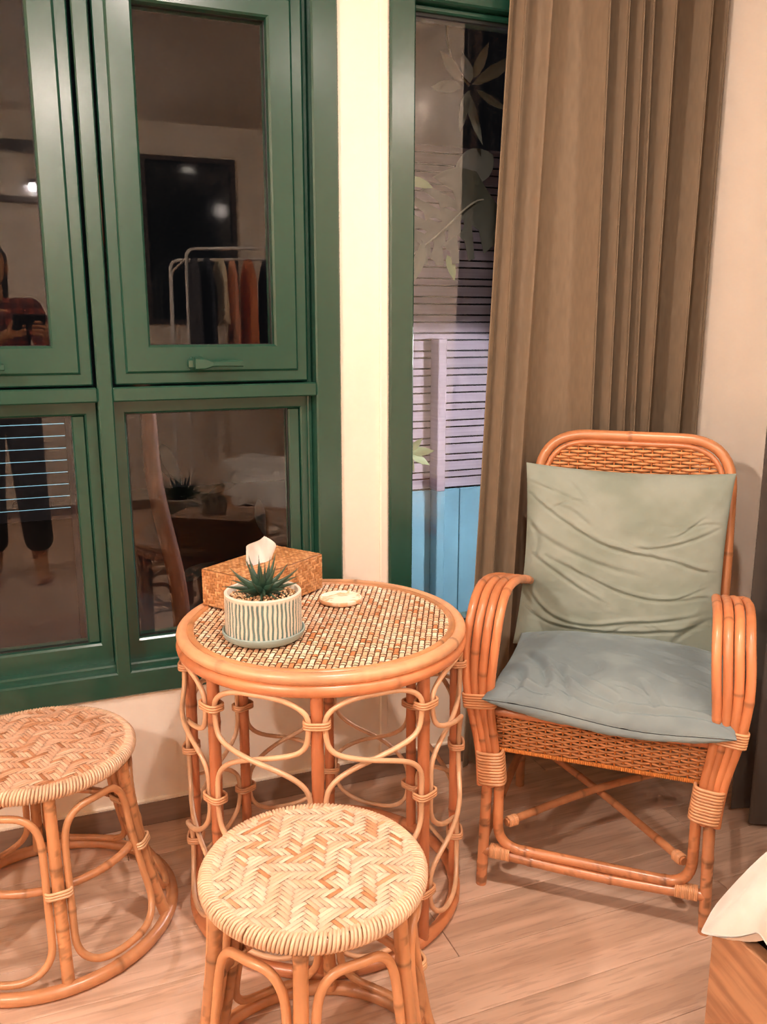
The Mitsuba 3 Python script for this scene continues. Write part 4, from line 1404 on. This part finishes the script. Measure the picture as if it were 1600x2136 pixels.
# ------------------------------------------------------------------ the photographer, mirrored in the left panes
pe = thing('person', 'barefoot person in a reddish plaid shirt and dark trousers taking the picture', 'person')
X0, Y0 = -.17, -2.50


def hull_limbs(bones, refine=.012, it=6):
    parts = []
    for (a, ra, b, rb) in bones:
        sp = []
        for c, r in ((a, ra), (b, rb)):
            s = trimesh.creation.icosphere(subdivisions=2, radius=1.0).vertices
            sp.append(s * np.asarray(r) + np.asarray(c))
        parts.append(m3.Manifold.hull_points(np.vstack(sp)))
    m = m3.Manifold.batch_boolean(parts, m3.OpType.Add).refine_to_length(refine)
    q = tm(m)
    q = trimesh.Trimesh(q.vertices, q.faces, process=True)
    trimesh.smoothing.filter_taubin(q, lamb=.5, nu=.53, iterations=it)
    return q


def pp(x, y, z):
    return np.array([X0 + x, Y0 + y, z])


ph_c = CAM - FWD * .030 + np.array([.0, 0, 0])
hipL, hipR = pp(-.085, .0, .86), pp(.085, .0, .86)
kneeL, kneeR = pp(-.10, .05, .47), pp(.10, .06, .47)
ankL, ankR = pp(-.105, .0, .085), pp(.115, .03, .085)
shL, shR = pp(-.165, -.01, 1.36), pp(.165, -.01, 1.36)
handR = ph_c + np.array([.075, -.045, -.030])
handL = ph_c + np.array([-.085, -.030, -.030])
elL, elR = pp(-.22, .10, 1.12), pp(.27, .10, 1.12)
skin = [(pp(0, 0, 1.36), .050, pp(0, .02, 1.47), .050), (shL, .045, elL, .038), (elL, .037, handL + [0, -.03, -.02], .024), (shR, .045, elR, .038), (elR, .037, handR + [0, -.03, -.02], .024),
        (ankL, .036, pp(-.11, .11, .035), .030), (ankL + [0, -.015, -.03], .030, pp(-.115, .165, .022), .020), (ankR, .036, pp(.125, .14, .035), .030), (ankR + [0, -.015, -.03], .030, pp(.13, .195, .022), .020),
        (kneeL, .052, ankL, .036), (kneeR, .052, ankR, .036), (hipL, .075, kneeL, .055), (hipR, .075, kneeR, .055),
        (pp(0, 0, .88), [.145, .10, .08], pp(0, 0, 1.10), [.125, .09, .08]), (pp(0, 0, 1.10), [.125, .09, .08], pp(0, -.005, 1.33), [.155, .085, .06]), (shL, .05, shR, .05),
        # head: skull, jaw, nose, ears
        (pp(0, .015, 1.585), [.072, .088, .090], pp(0, .03, 1.53), [.060, .070, .060]), (pp(0, .055, 1.49), [.040, .035, .022], pp(0, .03, 1.54), [.060, .065, .05]),
        (pp(0, .115, 1.555), .010, pp(0, .098, 1.59), .008), (pp(-.077, .01, 1.565), [.008, .016, .028], pp(-.074, .012, 1.55), [.008, .014, .02]), (pp(.077, .01, 1.565), [.008, .016, .028], pp(.074, .012, 1.55), [.008, .014, .02]),
        (pp(-.022, .100, 1.518), [.01, .006, .004], pp(.022, .100, 1.518), [.01, .006, .004])]
for t_ in range(5):   # toes
    for s in (-1, 1):
        x = (-.115 if s < 0 else .13) + s * (-.030 + .015 * t_)
        y = (.165 if s < 0 else .195) - .006 * t_
        skin.append((pp(x, y, .018), .010 - .0006 * t_, pp(x, y + .032 - .005 * t_, .013), .0085 - .0006 * t_))
for hand, s in ((handL, -1), (handR, 1)):
    palm = hand + np.array([-s * .01, .004, 0])
    skin.append((hand + [0, -.03, -.02], .024, palm, [.018, .022, .032]))
    for f_ in range(4):   # fingers wrap behind the handset, thumb in front of its edge
        zb = .028 - .019 * f_
        a = palm + [0, .006, zb]
        b = a + [-s * .030, .024, .004]
        c_ = b + [-s * .022, .003, .002]
        skin += [(a, .0085, b, .0080), (b, .0080, c_, .0070)]
    a = palm + [-s * .004, -.020, .012]
    skin += [(a, .0095, a + [-s * .026, -.012, .014], .0085), (a + [-s * .026, -.012, .014], .0085, a + [-s * .044, -.008, .020], .0075)]
principled('skin_tone', lin('#b98560'), .55, specular=.4)
put(pe, 'body', hull_limbs(skin), 'skin_tone', smooth=True)
principled('trouser_cloth', lin('#1c1b20'), .9)
put(pe, 'trousers', hull_limbs([(hipL, .092, kneeL, .078), (hipR, .092, kneeR, .078), (kneeL, .078, pp(-.105, .0, .20), .072), (kneeR, .078, pp(.115, .03, .20), .072), (pp(0, 0, .88), [.158, .112, .08], pp(0, 0, 1.0), [.145, .105, .04])], .016), 'trouser_cloth', smooth=True)


def plaid_fn(p, n, uv):
    a = dr.select(dr.abs(dr.sin(p.x * 60)) > .7, 1.0, 0.0)
    b = dr.select(dr.abs(dr.sin(p.z * 60)) > .7, 1.0, 0.0)
    return mix(mix(lin('#8a3a28'), lin('#2a2022'), .6 * a), lin('#2a2022'), .6 * b)


principled('plaid_cloth', mikit.proc(plaid_fn), .85)
put(pe, 'shirt', hull_limbs([(pp(0, 0, .93), [.165, .118, .03], pp(0, 0, 1.10), [.142, .105, .08]), (pp(0, 0, 1.10), [.142, .105, .08], pp(0, -.005, 1.32), [.172, .100, .06]), (shL, .064, shR, .064),
                             (shL, .062, elL, .056), (shR, .062, elR, .056), (elL, .054, elL * .5 + handL * .5, .042), (elR, .054, elR * .5 + handR * .5, .042)], .016), 'plaid_cloth', smooth=True)
principled('hair_black', lin('#15100e'), .5)
put(pe, 'hair', hull_limbs([(pp(0, -.012, 1.60), [.082, .088, .082], pp(0, -.03, 1.56), [.080, .070, .07]), (pp(0, -.05, 1.58), [.078, .05, .06], pp(0, -.055, 1.40), [.070, .035, .04])], .014), 'hair_black', smooth=True)
principled('eye_dark', lin('#1a1210'), .2)
for s in (-1, 1):
    e_m = trimesh.creation.icosphere(subdivisions=2, radius=.011)
    e_m.apply_scale([1.25, .5, .65]).apply_translation(pp(s * .030, .0975, 1.578))
    put(pe, 'eye', e_m, 'eye_dark', smooth=True)
k = thing('mobile_phone', 'dark mobile phone held in both hands of the photographer', 'phone')
right = np.cross(FWD, [0, 0, 1])
right /= np.linalg.norm(right)
upv = np.cross(right, FWD)
pm = tm(box(-.076, .076, -.037, .037, -.0042, .0042, .004))
v = pm.vertices
put(k, '', (ph_c + v[:, :1] * right + v[:, 1:2] * upv + v[:, 2:3] * FWD, pm.faces), 'eye_dark', smooth=False, own=True)

# ------------------------------------------------------------------ hanging globe lamps
for i, (x, y, z, r, e) in enumerate(GLOBES):
    k = thing('pendant_lamp', ('small globe pendant lamp behind the photographer', 'small globe pendant lamp over the bed', 'small globe pendant lamp at the left side of the room')[i], 'pendant lamp')
    gm = trimesh.creation.icosphere(subdivisions=3, radius=r)
    put(k, 'globe', gm.apply_translation([x, y, z]), 'lamp_glow_off', smooth=True, emitter={'type': 'area', 'radiance': rgb(WARM * e)})
    put(k, 'cord', tube(np.array([[x, y, z + r + .012], [x, y, (z + CEIL) / 2], [x, y, CEIL - .018]]), .003, 8), 'lamp_metal', smooth=True)
    put(k, 'cap', trimesh.creation.cylinder(radius=.018, height=.016, sections=24).apply_translation([x, y, z + r + .006]), 'lamp_metal', smooth=40)
    put(k, 'ceiling_rose', trimesh.creation.cylinder(radius=.045, height=.018, sections=32).apply_translation([x, y, CEIL - .009]), 'white_trim', smooth=40)
